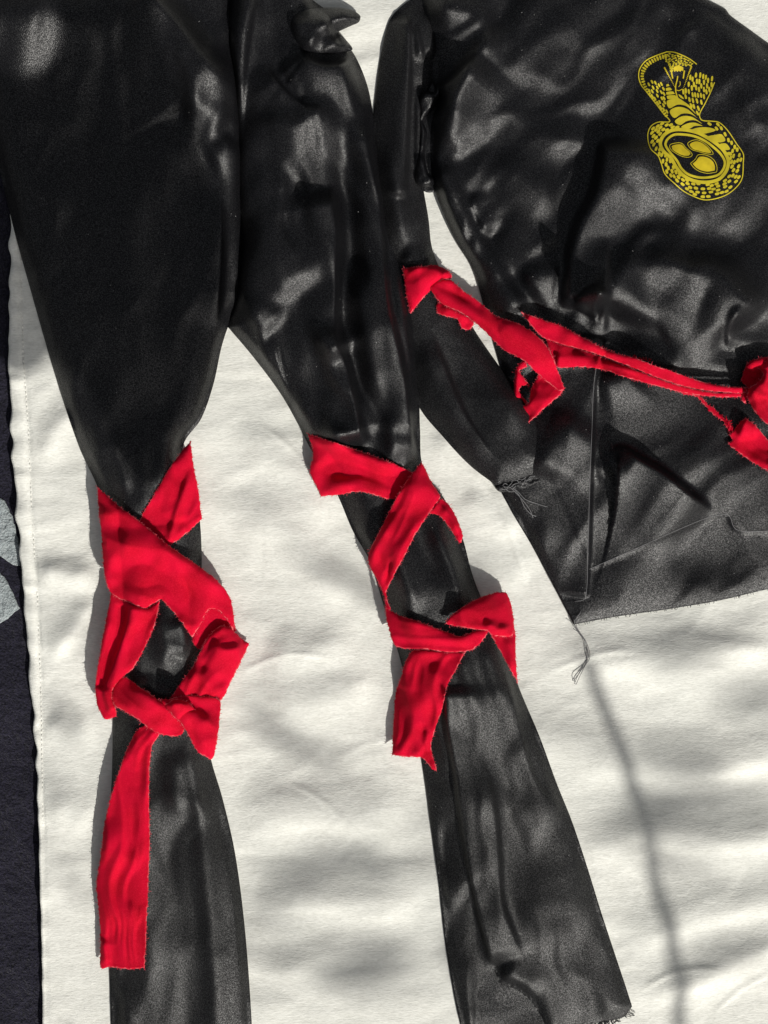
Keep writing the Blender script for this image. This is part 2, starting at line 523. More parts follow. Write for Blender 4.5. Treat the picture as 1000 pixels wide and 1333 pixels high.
blk = thing('plush_blanket', 'dark navy plush blanket with pale pattern along the left side', 'blanket', 0, 900)
grid_sheet('fleece', -420, 140, -350, 1650, 3.5, lambda x, y: -9 + 2.6*fbm(x, y, 60, 90, 51, 4, .55), M_navy, blk)
for k, P in enumerate([[(-60, 640), (0, 648), (14, 668), (24, 706), (26, 736), (12, 732), (-20, 712), (-60, 720)],
                       [(-60, 730), (0, 746), (26, 792, 1), (0, 812), (-60, 830)]]):
    sheet('woven_patch', P, lambda x, y, d: -7.2 + 2.6*fbm(x, y, 60, 90, 51, 4, .55), M_pale, blk, res=4, fray=.5, floor=-12, on_cloth=False)

# ---------------------------------------------------------------- trousers
class Field:
    """soft folds and undulation summed on a grid and smoothed, sharp folds added on top"""
    def __init__(s, folds, undul, box, g=2.5, sigma=3.8):
        s.x0, s.y0, s.g = box[0], box[2], g
        X, Y = np.meshgrid(np.arange(box[0], box[1], g), np.arange(box[2], box[3], g))
        z = undul(X, Y)
        s.sharp = [f for f in folds if min(f.wp, f.wn) <= 6.01]
        for f in folds:
            if f in s.sharp: continue
            zz = np.zeros(X.size); f.add(X.ravel(), Y.ravel(), zz); z = z + zz.reshape(X.shape)
        k = np.arange(-int(3 * sigma / g), int(3 * sigma / g) + 1) * g
        w = np.exp(-k * k / (2 * sigma * sigma)); w /= w.sum(); p = len(k) // 2
        z = np.pad(z, p, mode='edge')
        z = sum(w[i] * z[:, i:z.shape[1] - 2 * p + i] for i in range(len(w)))
        z = sum(w[i] * z[i:z.shape[0] - 2 * p + i, :] for i in range(len(w)))
        s.z = z
    def __call__(s, x, y):
        fx = np.clip((x - s.x0) / s.g, 0, s.z.shape[1] - 1.001); fy = np.clip((y - s.y0) / s.g, 0, s.z.shape[0] - 1.001)
        ix = fx.astype(int); iy = fy.astype(int); fx = fx - ix; fy = fy - iy
        z = (s.z[iy, ix] * (1-fx) + s.z[iy, ix+1] * fx) * (1-fy) + (s.z[iy+1, ix] * (1-fx) + s.z[iy+1, ix+1] * fx) * fy
        for f in s.sharp: f.add(x, y, z)
        return z

def soften(fs, k=1.28):
    for f in fs:
        f.h *= k
        lim = 1.4 * abs(f.h)
        if f.wp >= f.wn: f.wp = max(f.wp * 1.1, lim)
        else: f.wn = max(f.wn * 1.1, lim)
        m = 3.2 * max(f.wp, f.wn)
        f.bb = (f.l[:, 0].min() - m, f.l[:, 0].max() + m, f.l[:, 1].min() - m, f.l[:, 1].max() + m)

def edge_prof(d, T, r):
    q = np.clip(d / r, 0, 1)
    return T * (1 - (1 - q) ** 2.3)

trousers = thing('trousers', 'black satin costume trousers laid flat with red straps around both lower legs', 'trousers', 330, 700)

LL = [(-60, -80, 1), (-20, 130), (14, 282), (42, 385), (74, 495), (104, 584), (129, 640), (138, 700), (146, 800), (147, 900),
      (146, 1000), (141, 1100), (141, 1200), (143, 1280), (147, 1420, 1), (332, 1420, 1), (326, 1300), (318, 1200), (306, 1110), (290, 1040), (274, 985),
      (264, 920), (262, 800), (262, 700), (254, 640), (240, 600), (240, 576), (262, 545), (278, 500), (289, 450), (300, 418), (318, 380), (320, 250), (316, 120), (310, 20), (306, -80, 1)]
ll_folds = [
    Fold([(150, 560), (162, 650)], 6, 9, 9), Fold([(186, 560), (190, 680)], 6, 9, 9), Fold([(224, 530), (205, 640)], 6, 8, 10), Fold([(222, 975), (234, 1070)], 6, 8, 8), Fold([(244, 970), (262, 1070)], 6, 8, 8), Fold([(180, 940), (176, 1000)], 5, 7, 7),
    Fold([(150, -60), (195, -6), (230, 32), (260, 70), (290, 108), (306, 150)], 36, 44, 14),
    Fold([(214, 74), (228, 62), (243, 80), (250, 120), (262, 160)], 8, 10, 14),
    Fold([(235, 140), (270, 146), (300, 160)], 16, 32, 18),
    Fold([(268, 205), (288, 196), (305, 180)], 12, 18, 14),
    Fold([(284, 240), (288, 300), (286, 360), (280, 430)], 14, 16, 4),
    Fold([(200, 140), (220, 220), (240, 300), (250, 400)], 8, 28, 20),
    Fold([(150, 150), (170, 300), (190, 450), (200, 560)], 9, 40, 40),
    Fold([(60, 200), (90, 330), (130, 480)], 7, 30, 30),
    Fold([(-80, 10), (0, 16), (60, 10), (100, -30)], 26, 44, 30),
    Fold([(258, 985), (262, 1060), (270, 1160), (278, 1260), (282, 1400)], 7, 10, 14),
    Fold([(200, 1000), (190, 1120), (196, 1250), (200, 1400)], 4, 22, 22),
    Fold([(150, 1270), (162, 1300), (166, 1400)], 4, 6, 10),
    Fold([(205, 790), (218, 840), (212, 880)], 9, 7, 7), Fold([(228, 800), (240, 830), (232, 860)], 8, 6, 6),
    Fold([(185, 880), (205, 900), (225, 895)], 8, 10, 8),
]
def Tlen(y, a, b):   # thickness above / below the knees
    return a + (b - a) / (1 + np.exp(-(y - 980) / 60))
soften(ll_folds)
ll_field = Field(ll_folds, lambda x, y: 5 * buckle(x, y, 52, 150, .25, 64) + 2.5 * fbm(x, y, 34, 190, 63, 2, .4) + 5 * fbm(x + 10*fbm(x, y, 70, 90, 61, 2), y, 110, 150, 62, 2, .35), (-70, 350, -90, 1430))
def ll_h(x, y, d):
    z = edge_prof(d, Tlen(y, 27, 14), 42) + 4 + ll_field(x, y) * np.clip(d / 12, 0.25, 1)
    return np.maximum(z, 1.2)
_llo = spline(LL, True, 6)
def ll_at(x, y):
    d, _ = seg_dist(x, y, _llo, True); d = np.where(inside(x, y, _llo), np.abs(d), 0)
    return np.where(d > 0, ll_h(x, y, d), 0)
sheet('left_leg', LL, ll_h, M_satin, trousers, res=2.6, floor=0.3, step=3)

RL = [(300, -80, 1), (294, 0), (290, 40), (297, 90), (304, 150), (306, 250), (310, 330), (304, 390), (297, 426, 1), (330, 465), (365, 512), (388, 552), (402, 580), (420, 610), (440, 645),
      (460, 692), (481, 730), (500, 790), (522, 862), (540, 940), (552, 1010), (560, 1070), (571, 1150), (580, 1230), (592, 1300), (602, 1345, 1), (618, 1350), (627, 1330), (626, 1300), (632, 1275), (643, 1262, 1),
      (652, 1280), (672, 1288), (692, 1304), (704, 1330), (712, 1352, 1), (745, 1341), (785, 1330), (812, 1324), (823, 1310, 1), (815, 1285), (800, 1240), (782, 1185), (765, 1130), (745, 1070), (725, 1020), (703, 960), (675, 893), (655, 832), (632, 790),
      (615, 748), (602, 700), (580, 652), (551, 608), (547, 560), (545, 480), (535, 380), (522, 330), (505, 262), (490, 195), (486, 150), (478, 110), (462, 72), (445, 50), (432, 20), (400, -10), (395, -80, 1)]
rl_folds = [
    Fold([(325, -40), (312, 20), (306, 60), (309, 110), (312, 160)], 14, 10, 12),
    Fold([(345, -40), (330, 40), (322, 120), (318, 200)], -9, 6, 8),
    Fold([(385, 64), (400, 80), (430, 88), (466, 80)], 20, 42, 5),
    Fold([(340, 80), (362, 112), (392, 138), (426, 146)], 11, 26, 5),
    Fold([(330, 168), (360, 160), (385, 162), (412, 148), (436, 128)], 17, 36, 12),
    Fold([(452, 150), (450, 230), (458, 330), (452, 400)], -14, 14, 18),
    Fold([(315, 298), (345, 318), (378, 350), (402, 385)], 15, 42, 36),
    Fold([(318, 236), (350, 250), (390, 240)], 8, 30, 26),
    Fold([(318, 418), (342, 404), (366, 424)], 13, 34, 14),
    Fold([(353, 432), (366, 490), (386, 540)], 5, 18, 3),
    Fold([(426, 240), (436, 300), (435, 360), (436, 442), (449, 476), (461, 530), (472, 586)], 28, 6, 6, .08),
    Fold([(408, 452), (432, 440), (452, 462)], 16, 42, 14),
    Fold([(487, 150), (495, 280), (504, 392), (523, 476), (535, 560), (545, 610)], 19, 24, 3, .08),
    Fold([(466, 330), (473, 400), (482, 460), (492, 540)], 12, 12, 16),
    Fold([(516, 330), (528, 420), (540, 500), (545, 580)], 8, 8, 8),
    Fold([(380, 510), (400, 545), (440, 560), (470, 580)], 6, 14, 14),
    # lower leg
    Fold([(425, 500), (436, 590)], 6, 8, 9), Fold([(468, 510), (478, 600)], 6, 9, 8), Fold([(508, 530), (512, 612)], 6, 7, 9), Fold([(468, 670), (500, 765)], 6, 8, 8),
    Fold([(600, 845), (620, 930)], 6, 8, 8), Fold([(628, 835), (655, 920)], 6, 8, 9), Fold([(575, 860), (592, 950)], 6, 8, 8),
    Fold([(505, 700), (530, 760), (545, 800)], 7, 12, 12), Fold([(560, 680), (590, 740), (610, 790)], 6, 10, 12),
    Fold([(581, 890), (583, 940), (595, 1010), (606, 1095), (625, 1190), (643, 1258)], 12, 3, 30, .05),
    Fold([(625, 980), (640, 1040), (648, 1110), (652, 1175), (668, 1220), (688, 1265)], 8, 16, 4),
    Fold([(655, 850), (672, 930), (694, 1012), (722, 1056)], 5, 14, 3),
    Fold([(590, 1050), (625, 1045), (665, 1040)], 7, 34, 26), Fold([(660, 1070), (700, 1055), (730, 1070)], 8, 32, 26),
    Fold([(565, 1165), (590, 1150), (612, 1165)], 8, 26, 22), Fold([(670, 1200), (720, 1180), (775, 1195)], 9, 36, 30),
    Fold([(600, 930), (650, 920), (690, 935)], 5, 30, 26), Fold([(648, 1262), (672, 1278), (700, 1300)], 10, 9, 14),
]
soften(rl_folds)
rl_field = Field(rl_folds, lambda x, y: np.where(y < 640, 8.0, 4.5) * buckle(x, y, 40, 130, np.where(y < 560, -.35, -.12), 74) + 2.5 * fbm(x - 0.15*y, y, 30, 170, 73, 2, .4) + 4.5 * fbm(x + 10*fbm(x, y, 60, 80, 71, 2), y, 90, 130, 72, 2, .35), (280, 840, -90, 1360))
def rl_h(x, y, d):
    z = edge_prof(d, Tlen(y, 27, 13), 40) + 4 + rl_field(x, y) * np.clip(d / 12, 0.25, 1)
    return np.maximum(z, 1.2)
_rlo = spline(RL, True, 6)
def rl_at(x, y):
    d, _ = seg_dist(x, y, _rlo, True); d = np.where(inside(x, y, _rlo), np.abs(d), 0)
    return np.where(d > 0, rl_h(x, y, d), 0)
sheet('right_leg', RL, rl_h, M_satin, trousers, res=2.6, floor=0.3, step=3)
sheet('back_layer', [(612, 1240), (712, 1240), (722, 1352, 1), (612, 1352, 1)], lambda x, y, d: 3 + .06 * np.maximum(y - 1256, 0), M_satin, trousers, res=5, floor=.3)

# bunched waistband at the top
ZR = lambda p: ZT(290, 0, 3.226, p)
ruf = [Fold(ZR([(340, 60), (330, 110), (350, 160), (400, 190)]), 5, 14, 10), Fold(ZR([(480, 130), (430, 150), (405, 185), (430, 225)]), -6, 8, 8),
       Fold(ZR([(560, 60), (500, 60), (440, 90), (410, 150)]), 7, 14, 12), Fold(ZR([(470, 150), (500, 180), (530, 200)]), 5, 10, 8)]
def ruffle_h(x, y, d):
    z = np.maximum(rl_at(x, y), 12) + 3 + edge_prof(d, 15, 22)
    for f in ruf: f.add(x, y, z)
    return z + 2.0 * fbm(x, y, 26, 26, 81, 2) * np.clip(d / 10, 0, 1)
sheet('gathered_waist', ZR([(300, 70), (340, 45), (440, 32), (530, 38), (577, 65), (572, 92), (540, 108), (482, 134, 1), (520, 170), (545, 208), (500, 218), (430, 224), (380, 220), (335, 205), (300, 150), (285, 100)]),
      ruffle_h, M_satin, trousers, res=2.0, floor=12)

# frayed hem threads
fr = []
for i in range(70):
    t = random.random(); x = 760 + 62 * t; y = 1337 - 25 * t ** 2 - 2
    a = random.uniform(-.6, 1.0); l = random.uniform(4, 13)
    fr.append([(x, y - 2, 5), (x + l*.5*math.sin(a), y + l*.5, 4), (x + l*math.sin(a + random.uniform(-.5, .5)), y + l*math.cos(a)*.8, 3)])
thread_obj('frayed_hem', fr, 0.45, M_bthread, trousers, 'stuff')

# ---------------------------------------------------------------- shirt
shirt = thing('shirt', 'black satin long-sleeved costume shirt with yellow snake print on the chest', 'shirt', 800, 400)
TL = [(560, -80, 1), (548, 0), (552, 60), (560, 100), (570, 128), (562, 160), (560, 200), (566, 246), (580, 285), (597, 320), (615, 350), (628, 392), (642, 445), (655, 500), (650, 560), (648, 625), (664, 662),
      (690, 706), (715, 752), (747, 813, 1), (800, 803), (870, 793), (940, 781), (1000, 767), (1120, 745, 1), (1120, 150, 1), (1040, 84), (1000, 56), (975, 38), (951, 20), (945, 12, 1), (915, -3), (850, -35), (760, -80, 1)]
t_folds = [
    Fold([(556, 20), (590, 14), (625, 26), (650, 26)], 15, 32, 20),
    Fold([(530, 140), (556, 126), (582, 112), (604, 92), (628, 66)], 24, 30, 5),
    Fold([(655, 22), (628, 62), (602, 108), (588, 150), (576, 195)], 17, 10, 32),
    Fold([(566, 172), (588, 182), (610, 202)], 9, 16, 14),
    Fold([(572, 215), (600, 270), (640, 345), (680, 406)], 13, 14, 9, .06),
    Fold([(613, 250), (622, 275), (640, 310)], 10, 6, 16),
    Fold([(640, 150), (690, 165), (740, 170), (770, 190)], 11, 40, 18),
    Fold([(650, 215), (690, 240), (730, 240)], 8, 30, 22),
    Fold([(650, 290), (680, 310), (700, 340)], 7, 26, 22),
    Fold([(640, 10), (700, 60), (750, 110)], 7, 40, 30),
    Fold([(791, 176), (786, 215), (776, 256), (757, 292), (746, 330), (741, 370), (739, 404)], 26, 7, 22, .08),
    Fold([(788, 186), (820, 202), (852, 224), (888, 256), (935, 296)], 20, 34, 40),
    Fold([(787, 306), (788, 345), (786, 400), (784, 442)], 13, 16, 5),
    Fold([(782, 412), (797, 378), (820, 352), (860, 345), (898, 356), (926, 350), (952, 375), (985, 420)], 32, 30, 22, .1),
    Fold([(966, 396), (952, 425), (949, 458)], 9, 6, 20),
    Fold([(820, 300), (860, 320), (905, 335)], 7, 26, 18),
    Fold([(678, 374), (705, 357), (737, 358)], 16, 36, 14),
    Fold([(748, 402), (760, 386), (776, 378), (794, 390)], 28, 28, 4),
    Fold([(805, 452), (850, 468), (905, 476)], 9, 18, 20),
    # below the belt
    Fold([(775, 506), (800, 498), (826, 478)], 10, 26, 18),
    Fold([(786, 594), (806, 586), (832, 600), (866, 620), (896, 644), (930, 670)], 34, 46, 5),
    Fold([(772, 622), (792, 606), (815, 606)], 8, 32, 10),
    Fold([(760, 536), (738, 562), (714, 594), (700, 628)], 18, 24, 34),
    Fold([(786, 438), (775, 490), (771, 560), (768, 640), (766, 720), (762, 779)], 8, 30, 2.5, .02),
    Fold([(767, 741), (830, 713), (915, 676), (938, 670), (949, 671), (957, 688), (975, 692), (1120, 684)], 1.7, 2.5, 90, .02),
    Fold([(900, 560), (930, 600), (980, 640)], 6, 40, 40),
    Fold([(780, 770), (830, 745), (900, 730)], 4, 34, 26),
    Fold([(690, 690), (725, 700), (755, 720)], 4, 30, 24),
    Fold([(955, 30), (960, 80), (975, 140), (1010, 200)], 6, 14, 26),
]
soften(t_folds)
def t_undul(x, y):
    w = 1 - 0.85 * np.exp(-(((x - 900) / 95) ** 2 + ((y - 160) / 115) ** 2) ** 2)
    return w * np.where(y > 480, .32, 1.1) * 7.5 * buckle(x, y, 48, 110, .75, 96) + w * np.where(y > 480, .6, 1) * 6.0 * fbm(x + 16*fbm(x, y, 90, 90, 91, 2), y + 14*fbm(x, y, 80, 80, 95, 2), 110, 90, 92, 2, .35)
t_field = Field(t_folds, t_undul, (530, 1130, -90, 830))
def t_h(x, y, d):
    z = (edge_prof(d, 14, 34) + 7 * np.clip(d / 90, 0, 1)) * (1 - .7 / (1 + np.exp(-(y - 690) / 22))) + 5 + t_field(x, y) * np.clip(d / 12, 0.25, 1)
    return np.maximum(z, 1.5)
_to = spline(TL, True, 6)
def t_at(x, y):
    d, _ = seg_dist(x, y, _to, True); d = np.where(inside(x, y, _to), np.abs(d), 0)
    return np.where(d > 0, t_h(x, y, d), 0)
sheet('torso', TL, t_h, M_satin, shirt, res=2.6, floor=0.3, step=3)

def on(hf, pts, lift):
    a = np.array([p[:2] for p in pts], float)
    return [(p[0], p[1], float(h) + lift) for p, h in zip(pts, hf(a[:, 0], a[:, 1]))]
dense = lambda pts, st=3.0: [tuple(p) for p in spline(pts, step=st)]
thread_obj('hem_seam', [on(t_at, dense([(767, 741), (830, 713), (915, 676), (938, 670), (949, 671), (957, 688), (975, 692), (1100, 684)]), .3)], 0.45, M_thread, shirt)
thread_obj('placket_edge', [on(t_at, dense([(784, 446), (774, 492), (770.5, 560), (767.5, 640), (765, 720), (761.5, 779), (748, 783)]), .2)], 0.45, M_thread, shirt)

# sleeve
SL = [(552, -10, 1), (528, 4), (508, 25), (498, 60), (490, 110), (484, 180), (486, 250), (500, 330), (516, 400), (530, 470), (545, 528), (578, 570), (612, 606), (646, 632, 1), (685, 622), (722, 607, 1),
      (716, 590), (692, 540), (655, 484), (618, 430), (590, 380), (572, 348), (562, 320), (558, 285), (552, 250), (546, 215), (548, 170), (552, 130), (566, 100), (566, 50)]
s_folds = [
    Fold([(531, 20), (532, 60), (531, 120), (528, 180), (525, 260)], 9, 16, 3, .05),
    Fold([(541, 30), (547, 60), (550, 82)], 5, 8, 3),
    Fold([(556, 10), (562, 45), (566, 80)], 8, 12, 8),
    Fold([(544, 110), (546, 160), (545, 240)], 7, 5, 5),
    Fold([(505, 180), (515, 250), (528, 330)], 7, 14, 10),
    Fold([(520, 330), (545, 342), (570, 335)], 6, 8, 16),
    Fold([(560, 430), (600, 530), (628, 575), (652, 604)], 7, 26, 2.5),
    Fold([(600, 420), (640, 490), (690, 570)], 5, 26, 18),
    Fold([(548, 440), (575, 510), (610, 570)], 4, 14, 14),
]
for f in s_folds: f.h *= 1.5
def s_h(x, y, d):
    z = edge_prof(d, 13, 36) + 4
    for f in s_folds: f.add(x, y, z)
    return np.maximum(z + np.clip(d/15, 0, 1) * 1.6 * fbm(x, y, 50, 60, 101, 3), 1.5)
_so = spline(SL, True, 6)
def s_at(x, y):
    d, _ = seg_dist(x, y, _so, True); d = np.where(inside(x, y, _so), np.abs(d), 0)
    return np.where(d > 0, s_h(x, y, d), 0)
sheet('side_panel', [(538, 88), (580, 80), (590, 160), (585, 230), (568, 249), (552, 249), (538, 230)], lambda x, y, d: 5 + 0*x, M_satin, shirt, res=4, floor=.3)
# part of the sleeve lies on the torso near the cuff
def s_full(x, y, d):
    q = np.clip((x - 560 + (y - 560) * .2) / 130, 0, 1) * np.clip((y - 440) / 80, 0, 1)
    return s_h(x, y, d) + 24 * q * q * (3 - 2 * q)
sheet('sleeve', SL, s_full, M_twill, shirt, res=2.8, floor=0.3, step=3)
def crumple_h(x, y, d):
    z = 10 + edge_prof(d, 10, 7)
    for f in cr_f: f.add(x, y, z)
    return z + 2 * fbm(x, y, 14, 18, 111, 2)
cr_f = [Fold([(545, 120), (560, 125), (575, 112)], 8, 12, 4), Fold([(548, 200), (553, 220), (565, 238)], 7, 5, 5), Fold([(547, 235), (556, 238), (566, 232)], 5, 6, 5)]
sheet('underarm_gather', [(546, 128), (556, 118), (566, 120), (570, 104), (575, 124), (564, 142), (551, 156), (556, 172), (553, 200), (558, 226), (566, 234), (562, 243), (545, 242), (540, 228), (545, 190), (546, 155)],
      crumple_h, M_satin, shirt, res=2.0, floor=.4)
# gathered cuff
def cuff_h(x, y, d): return 22 + edge_prof(d, 5, 3) + 2.5 * fbm(x, y, 6, 4, 121, 2)
sheet('cuff', [(644, 632), (660, 628), (684, 618), (706, 608), (722, 604), (725, 611), (712, 622), (690, 634), (668, 639), (650, 640)], cuff_h, M_twill, shirt, res=1.6, floor=6)
th = []
for i in range(26):   # gathering stitches inside the cuff
    t = i / 25; x = 650 + 70*t + random.uniform(-2, 2); y = 634 - 26*t + random.uniform(-3, 4)
    th.append([(x, y, 28), (x + random.uniform(3, 8), y + random.uniform(-5, 3), 30), (x + random.uniform(7, 14), y + random.uniform(-6, 2), 28)])
for P in ([(648, 628), (660, 622), (676, 628), (668, 637), (652, 636), (650, 628)], [(660, 634), (672, 638), (684, 650), (700, 656), (716, 661)],
          [(664, 634), (678, 648), (690, 664), (694, 674)], [(666, 632), (676, 645), (683, 660), (692, 670), (698, 672)], [(655, 632), (663, 640), (672, 638), (666, 630)]):
    th.append([(p[0], p[1], 29 - 8*k/5) for k, p in enumerate(P)])
thread_obj('cuff_threads', th, 0.5, M_thread, shirt, 'stuff')
th = []
for P in ([(747, 806), (750, 818), (758, 828), (764, 842), (766, 856), (760, 868), (753, 878), (748, 890)],
          [(750, 812), (752, 822), (762, 834), (757, 828), (750, 820)], [(746, 818), (757, 826), (765, 840), (768, 856), (762, 866), (755, 880), (750, 891)],
          [(763, 842), (765, 852), (761, 866), (748, 880), (749, 891)], [(748, 808), (754, 800), (757, 794)]):
    th.append([(p[0], p[1], max(12 - 6*k/len(P), float(cloth_h(np.array([float(p[0])]), np.array([float(p[1])]))[0]) + 2)) for k, p in enumerate(P)])
thread_obj('loose_threads', th, 0.42, M_thread, shirt, 'stuff')
fr = []
for i in range(70):
    t = random.random(); x = 752 + 250*t; y = np.interp(x, [747, 800, 870, 940, 1000, 1120], [813, 803, 793, 781, 767, 745])
    l = random.uniform(.5, 3.2)
    fr.append([(x, y - 2, 4), (x + random.uniform(-3, 3), y + l, 5)])
thread_obj('hem_fringe', fr, 0.3, M_bthread, shirt, 'stuff')

# ---------------------------------------------------------------- printed emblem
EZ = lambda pts: ZT(810, 50, 5.556, pts)
emb_parts = []
def flat_poly(pts, close=True, lift=0.9):
    """fan-triangulated flat print piece draped on the shirt"""
    a = spline(pts, True, 2.2) if close else np.array(pts)
    r = delaunay_2d_cdt([Vector(p) for p in a.tolist()], [(i, (i+1) % len(a)) for i in range(len(a))], [], 1, 1e-5, False)
    v = np.array([tuple(q) for q in r[0]]); f = np.array([list(q) for q in r[2]])
    c = v[f].mean(1)
    return v, f[inside(c[:, 0], c[:, 1], a)].tolist()
def strip(pts, w, closed=False, st=1.6):
    a = spline(pts, closed, st)
    n = len(a)
    t = (np.roll(a, -1, 0) - np.roll(a, 1, 0)) if closed else np.gradient(a, axis=0)
    t /= np.linalg.norm(t, axis=1)[:, None] + 1e-9
    nn = np.stack([-t[:, 1], t[:, 0]], 1) * w / 2
    v = np.concatenate([a + nn, a - nn]); m = n if closed else n - 1
    return v, [[i, (i+1) % n, n + (i+1) % n, n + i] for i in range(m)]
def emb_obj(name, pieces, mat, parent, lift=0.9, kind=None):
    V = []; F = []
    for v, f in pieces:
        b = sum(len(q) for q in V)
        V.append(v); F += [[i + b for i in q] for q in f]
    v = np.concatenate(V); h = t_at(v[:, 0], v[:, 1]) + lift
    k = (HC - h*S) / HC
    W = np.stack([(v[:, 0]-500)*S*k, -(v[:, 1]-666.5)*S*k, h*S], 1)
    # face up
    G = []
    for q in F:
        a, b_, c = v[q[0]], v[q[1]], v[q[2]]
        cr = (b_[0]-a[0])*(c[1]-a[1]) - (b_[1]-a[1])*(c[0]-a[0])
        G.append(q if cr < 0 else q[::-1])
    o = make_obj(name, W, G, mat, parent, True)
    if kind: o['kind'] = kind
    return o
def oval(cx, cy, a, b, ang, n=9, p=2.6):
    t = np.linspace(0, 2*np.pi, n, endpoint=False)
    x = a*np.sign(np.cos(t))*np.abs(np.cos(t))**(2/p); y = b*np.sign(np.sin(t))*np.abs(np.sin(t))**(2/p)
    jit = 1 + rng.normal(0, .06, n)
    x, y = x*jit, y*jit
    v = np.stack([cx + x*math.cos(ang) - y*math.sin(ang), cy + x*math.sin(ang) + y*math.cos(ang)], 1)
    v = np.concatenate([v, [[cx, cy]]])
    return v, [[i, (i+1) % n, n] for i in range(n)]

outl = EZ([(320, 97), (375, 100), (430, 120), (490, 150), (540, 187, 1)])
outl2 = EZ([(668, 318, 1), (640, 388), (600, 470), (560, 550), (575, 590), (650, 599), (700, 607), (760, 662), (830, 765), (876, 835), (876, 900), (868, 1010), (830, 1072),
            (760, 1128), (680, 1158), (600, 1168), (540, 1152), (450, 1108), (380, 1050), (310, 980), (283, 905), (260, 850), (208, 800), (188, 740), (188, 680), (212, 632), (260, 606), (345, 600), (300, 545), (250, 480), (180, 390), (140, 340), (120, 280), (128, 220), (172, 162), (240, 127), (320, 98)])
ring1 = EZ([(440, 660), (360, 665), (300, 702), (276, 760), (298, 815), (350, 862), (392, 932), (442, 990), (520, 1030), (620, 1040), (700, 1018), (752, 960), (768, 890), (740, 820), (690, 768), (620, 720), (540, 680)])
ring2 = EZ([(430, 694), (372, 698), (326, 732), (314, 770), (345, 822), (395, 882), (430, 942), (480, 984), (560, 1006), (640, 1003), (700, 983), (735, 938), (742, 890), (712, 836), (660, 786), (600, 742), (520, 707)])
emblem = emb_obj('emblem', [strip(outl, 1.3), strip(outl2, 1.3)], M_print, shirt)
emblem['label'] = 'yellow printed snake emblem with hood and coiled body'
emb_obj('coil_ring', [strip(ring1, 4.4, True)], M_print, emblem)
emb_obj('coil_ring', [strip(ring2, 3.1, True)], M_print, emblem)
for P in ([(345, 772), (378, 758), (430, 758), (460, 790), (496, 822), (508, 842), (490, 858), (440, 855), (385, 828), (350, 800)],
          [(474, 762), (502, 740), (545, 734), (600, 762), (645, 808), (658, 836), (620, 836), (550, 818), (502, 802)],
          [(494, 905, 1), (530, 872), (550, 842), (618, 848), (666, 882), (686, 930), (684, 966, 1), (620, 976), (560, 962), (522, 938)]):
    Q = EZ(P); c = np.mean([q[:2] for q in Q], axis=0)
    inner = [tuple([c[0] + (q[0]-c[0])*.84, c[1] + (q[1]-c[1])*.80] + list(q[2:])) for q in Q]
    e = emb_obj('comma', [flat_poly(inner)], M_print2, emblem)
    emb_obj('comma_outline', [strip(Q, .8, True)], M_print, emblem)
def shrink(P, w):
    a = np.array([p[:2] for p in P]); c = a.mean(0)
    out = []
    for p, q in zip(a, P):
        v = p - c; L = np.linalg.norm(v); out.append(tuple(c + v * max(0.3, (L - w) / L)))
    return out
belly = [[(318, 332), (335, 326), (345, 344), (318, 350)], [(314, 360), (350, 354), (363, 372), (315, 379)], [(316, 389), (370, 383), (384, 400), (318, 407)],
         [(320, 416), (383, 409), (404, 427), (440, 450), (400, 436), (325, 438)],
         [(322, 452), (400, 434), (468, 468), (505, 505, 1), (535, 548), (470, 492), (400, 478), (338, 506)],
         [(342, 524), (400, 494), (470, 508), (545, 575, 1), (560, 586), (500, 548), (430, 545), (374, 576)],
         [(378, 600), (430, 562), (500, 564), (562, 602, 1), (582, 620), (530, 592), (465, 598), (416, 628)],
         [(424, 642), (470, 614), (530, 608), (586, 634, 1), (560, 632), (520, 636), (488, 654)],
         [(500, 662), (560, 642), (640, 645), (680, 664), (620, 686), (560, 690)],
         [(600, 716), (690, 692), (722, 692), (748, 740), (690, 754)],
         [(692, 770), (750, 757), (782, 802), (742, 808)], [(752, 826), (788, 820), (798, 846), (770, 848)], [(405, 402), (430, 412), (450, 440), (420, 430)]]
for P in belly:
    emb_obj('belly_plate', [flat_poly(shrink(EZ(P), .4))], M_print, emblem)
def scatter(region, dirf, a, b, space, excl=()):
    R0 = np.array([p[:2] for p in EZ(region)]); ex = [np.array([p[:2] for p in e]) for e in excl]
    x0, y0 = R0.min(0); x1, y1 = R0.max(0); pts = []; out = []
    for _ in range(5000):
        x = random.uniform(x0, x1); y = random.uniform(y0, y1)
        ax = np.array([x]); ay = np.array([y])
        if not inside(ax, ay, R0)[0] or any(inside(ax, ay, e)[0] for e in ex): continue
        th_ = dirf(x, y); c, s = math.cos(th_), math.sin(th_)
        ok = True
        for (px, py) in pts:
            dx, dy = x-px, y-py; u = (dx*c + dy*s)/(a*space); v = (-dx*s + dy*c)/(b*space)
            if u*u + v*v < 4: ok = False; break
        if ok:
            pts.append((x, y)); out.append(oval(x, y, a, b, th_))
    return out
grow = lambda P, k: [((p[0]-sum(q[0] for q in P)/len(P))*k + sum(q[0] for q in P)/len(P), (p[1]-sum(q[1] for q in P)/len(P))*k + sum(q[1] for q in P)/len(P)) for p in P]
cx0, cy0 = EZ([(535, 850)])[0]
coil_dir = lambda x, y: math.atan2(y - cy0, x - cx0) + math.pi/2 + .25
sc_ = []
coil_reg = [(345, 612), (270, 618), (222, 645), (203, 690), (205, 740), (222, 790), (270, 840), (298, 905), (322, 970), (390, 1038), (458, 1094), (545, 1138), (600, 1152), (675, 1143), (750, 1112), (815, 1060), (850, 1005), (860, 900), (858, 842), (815, 775), (745, 675), (695, 622), (600, 606), (640, 640), (690, 655), (740, 700), (790, 800), (800, 860), (780, 850), (745, 820), (690, 768), (440, 660)]
plates_ex = [EZ(p) for p in belly[8:12]]
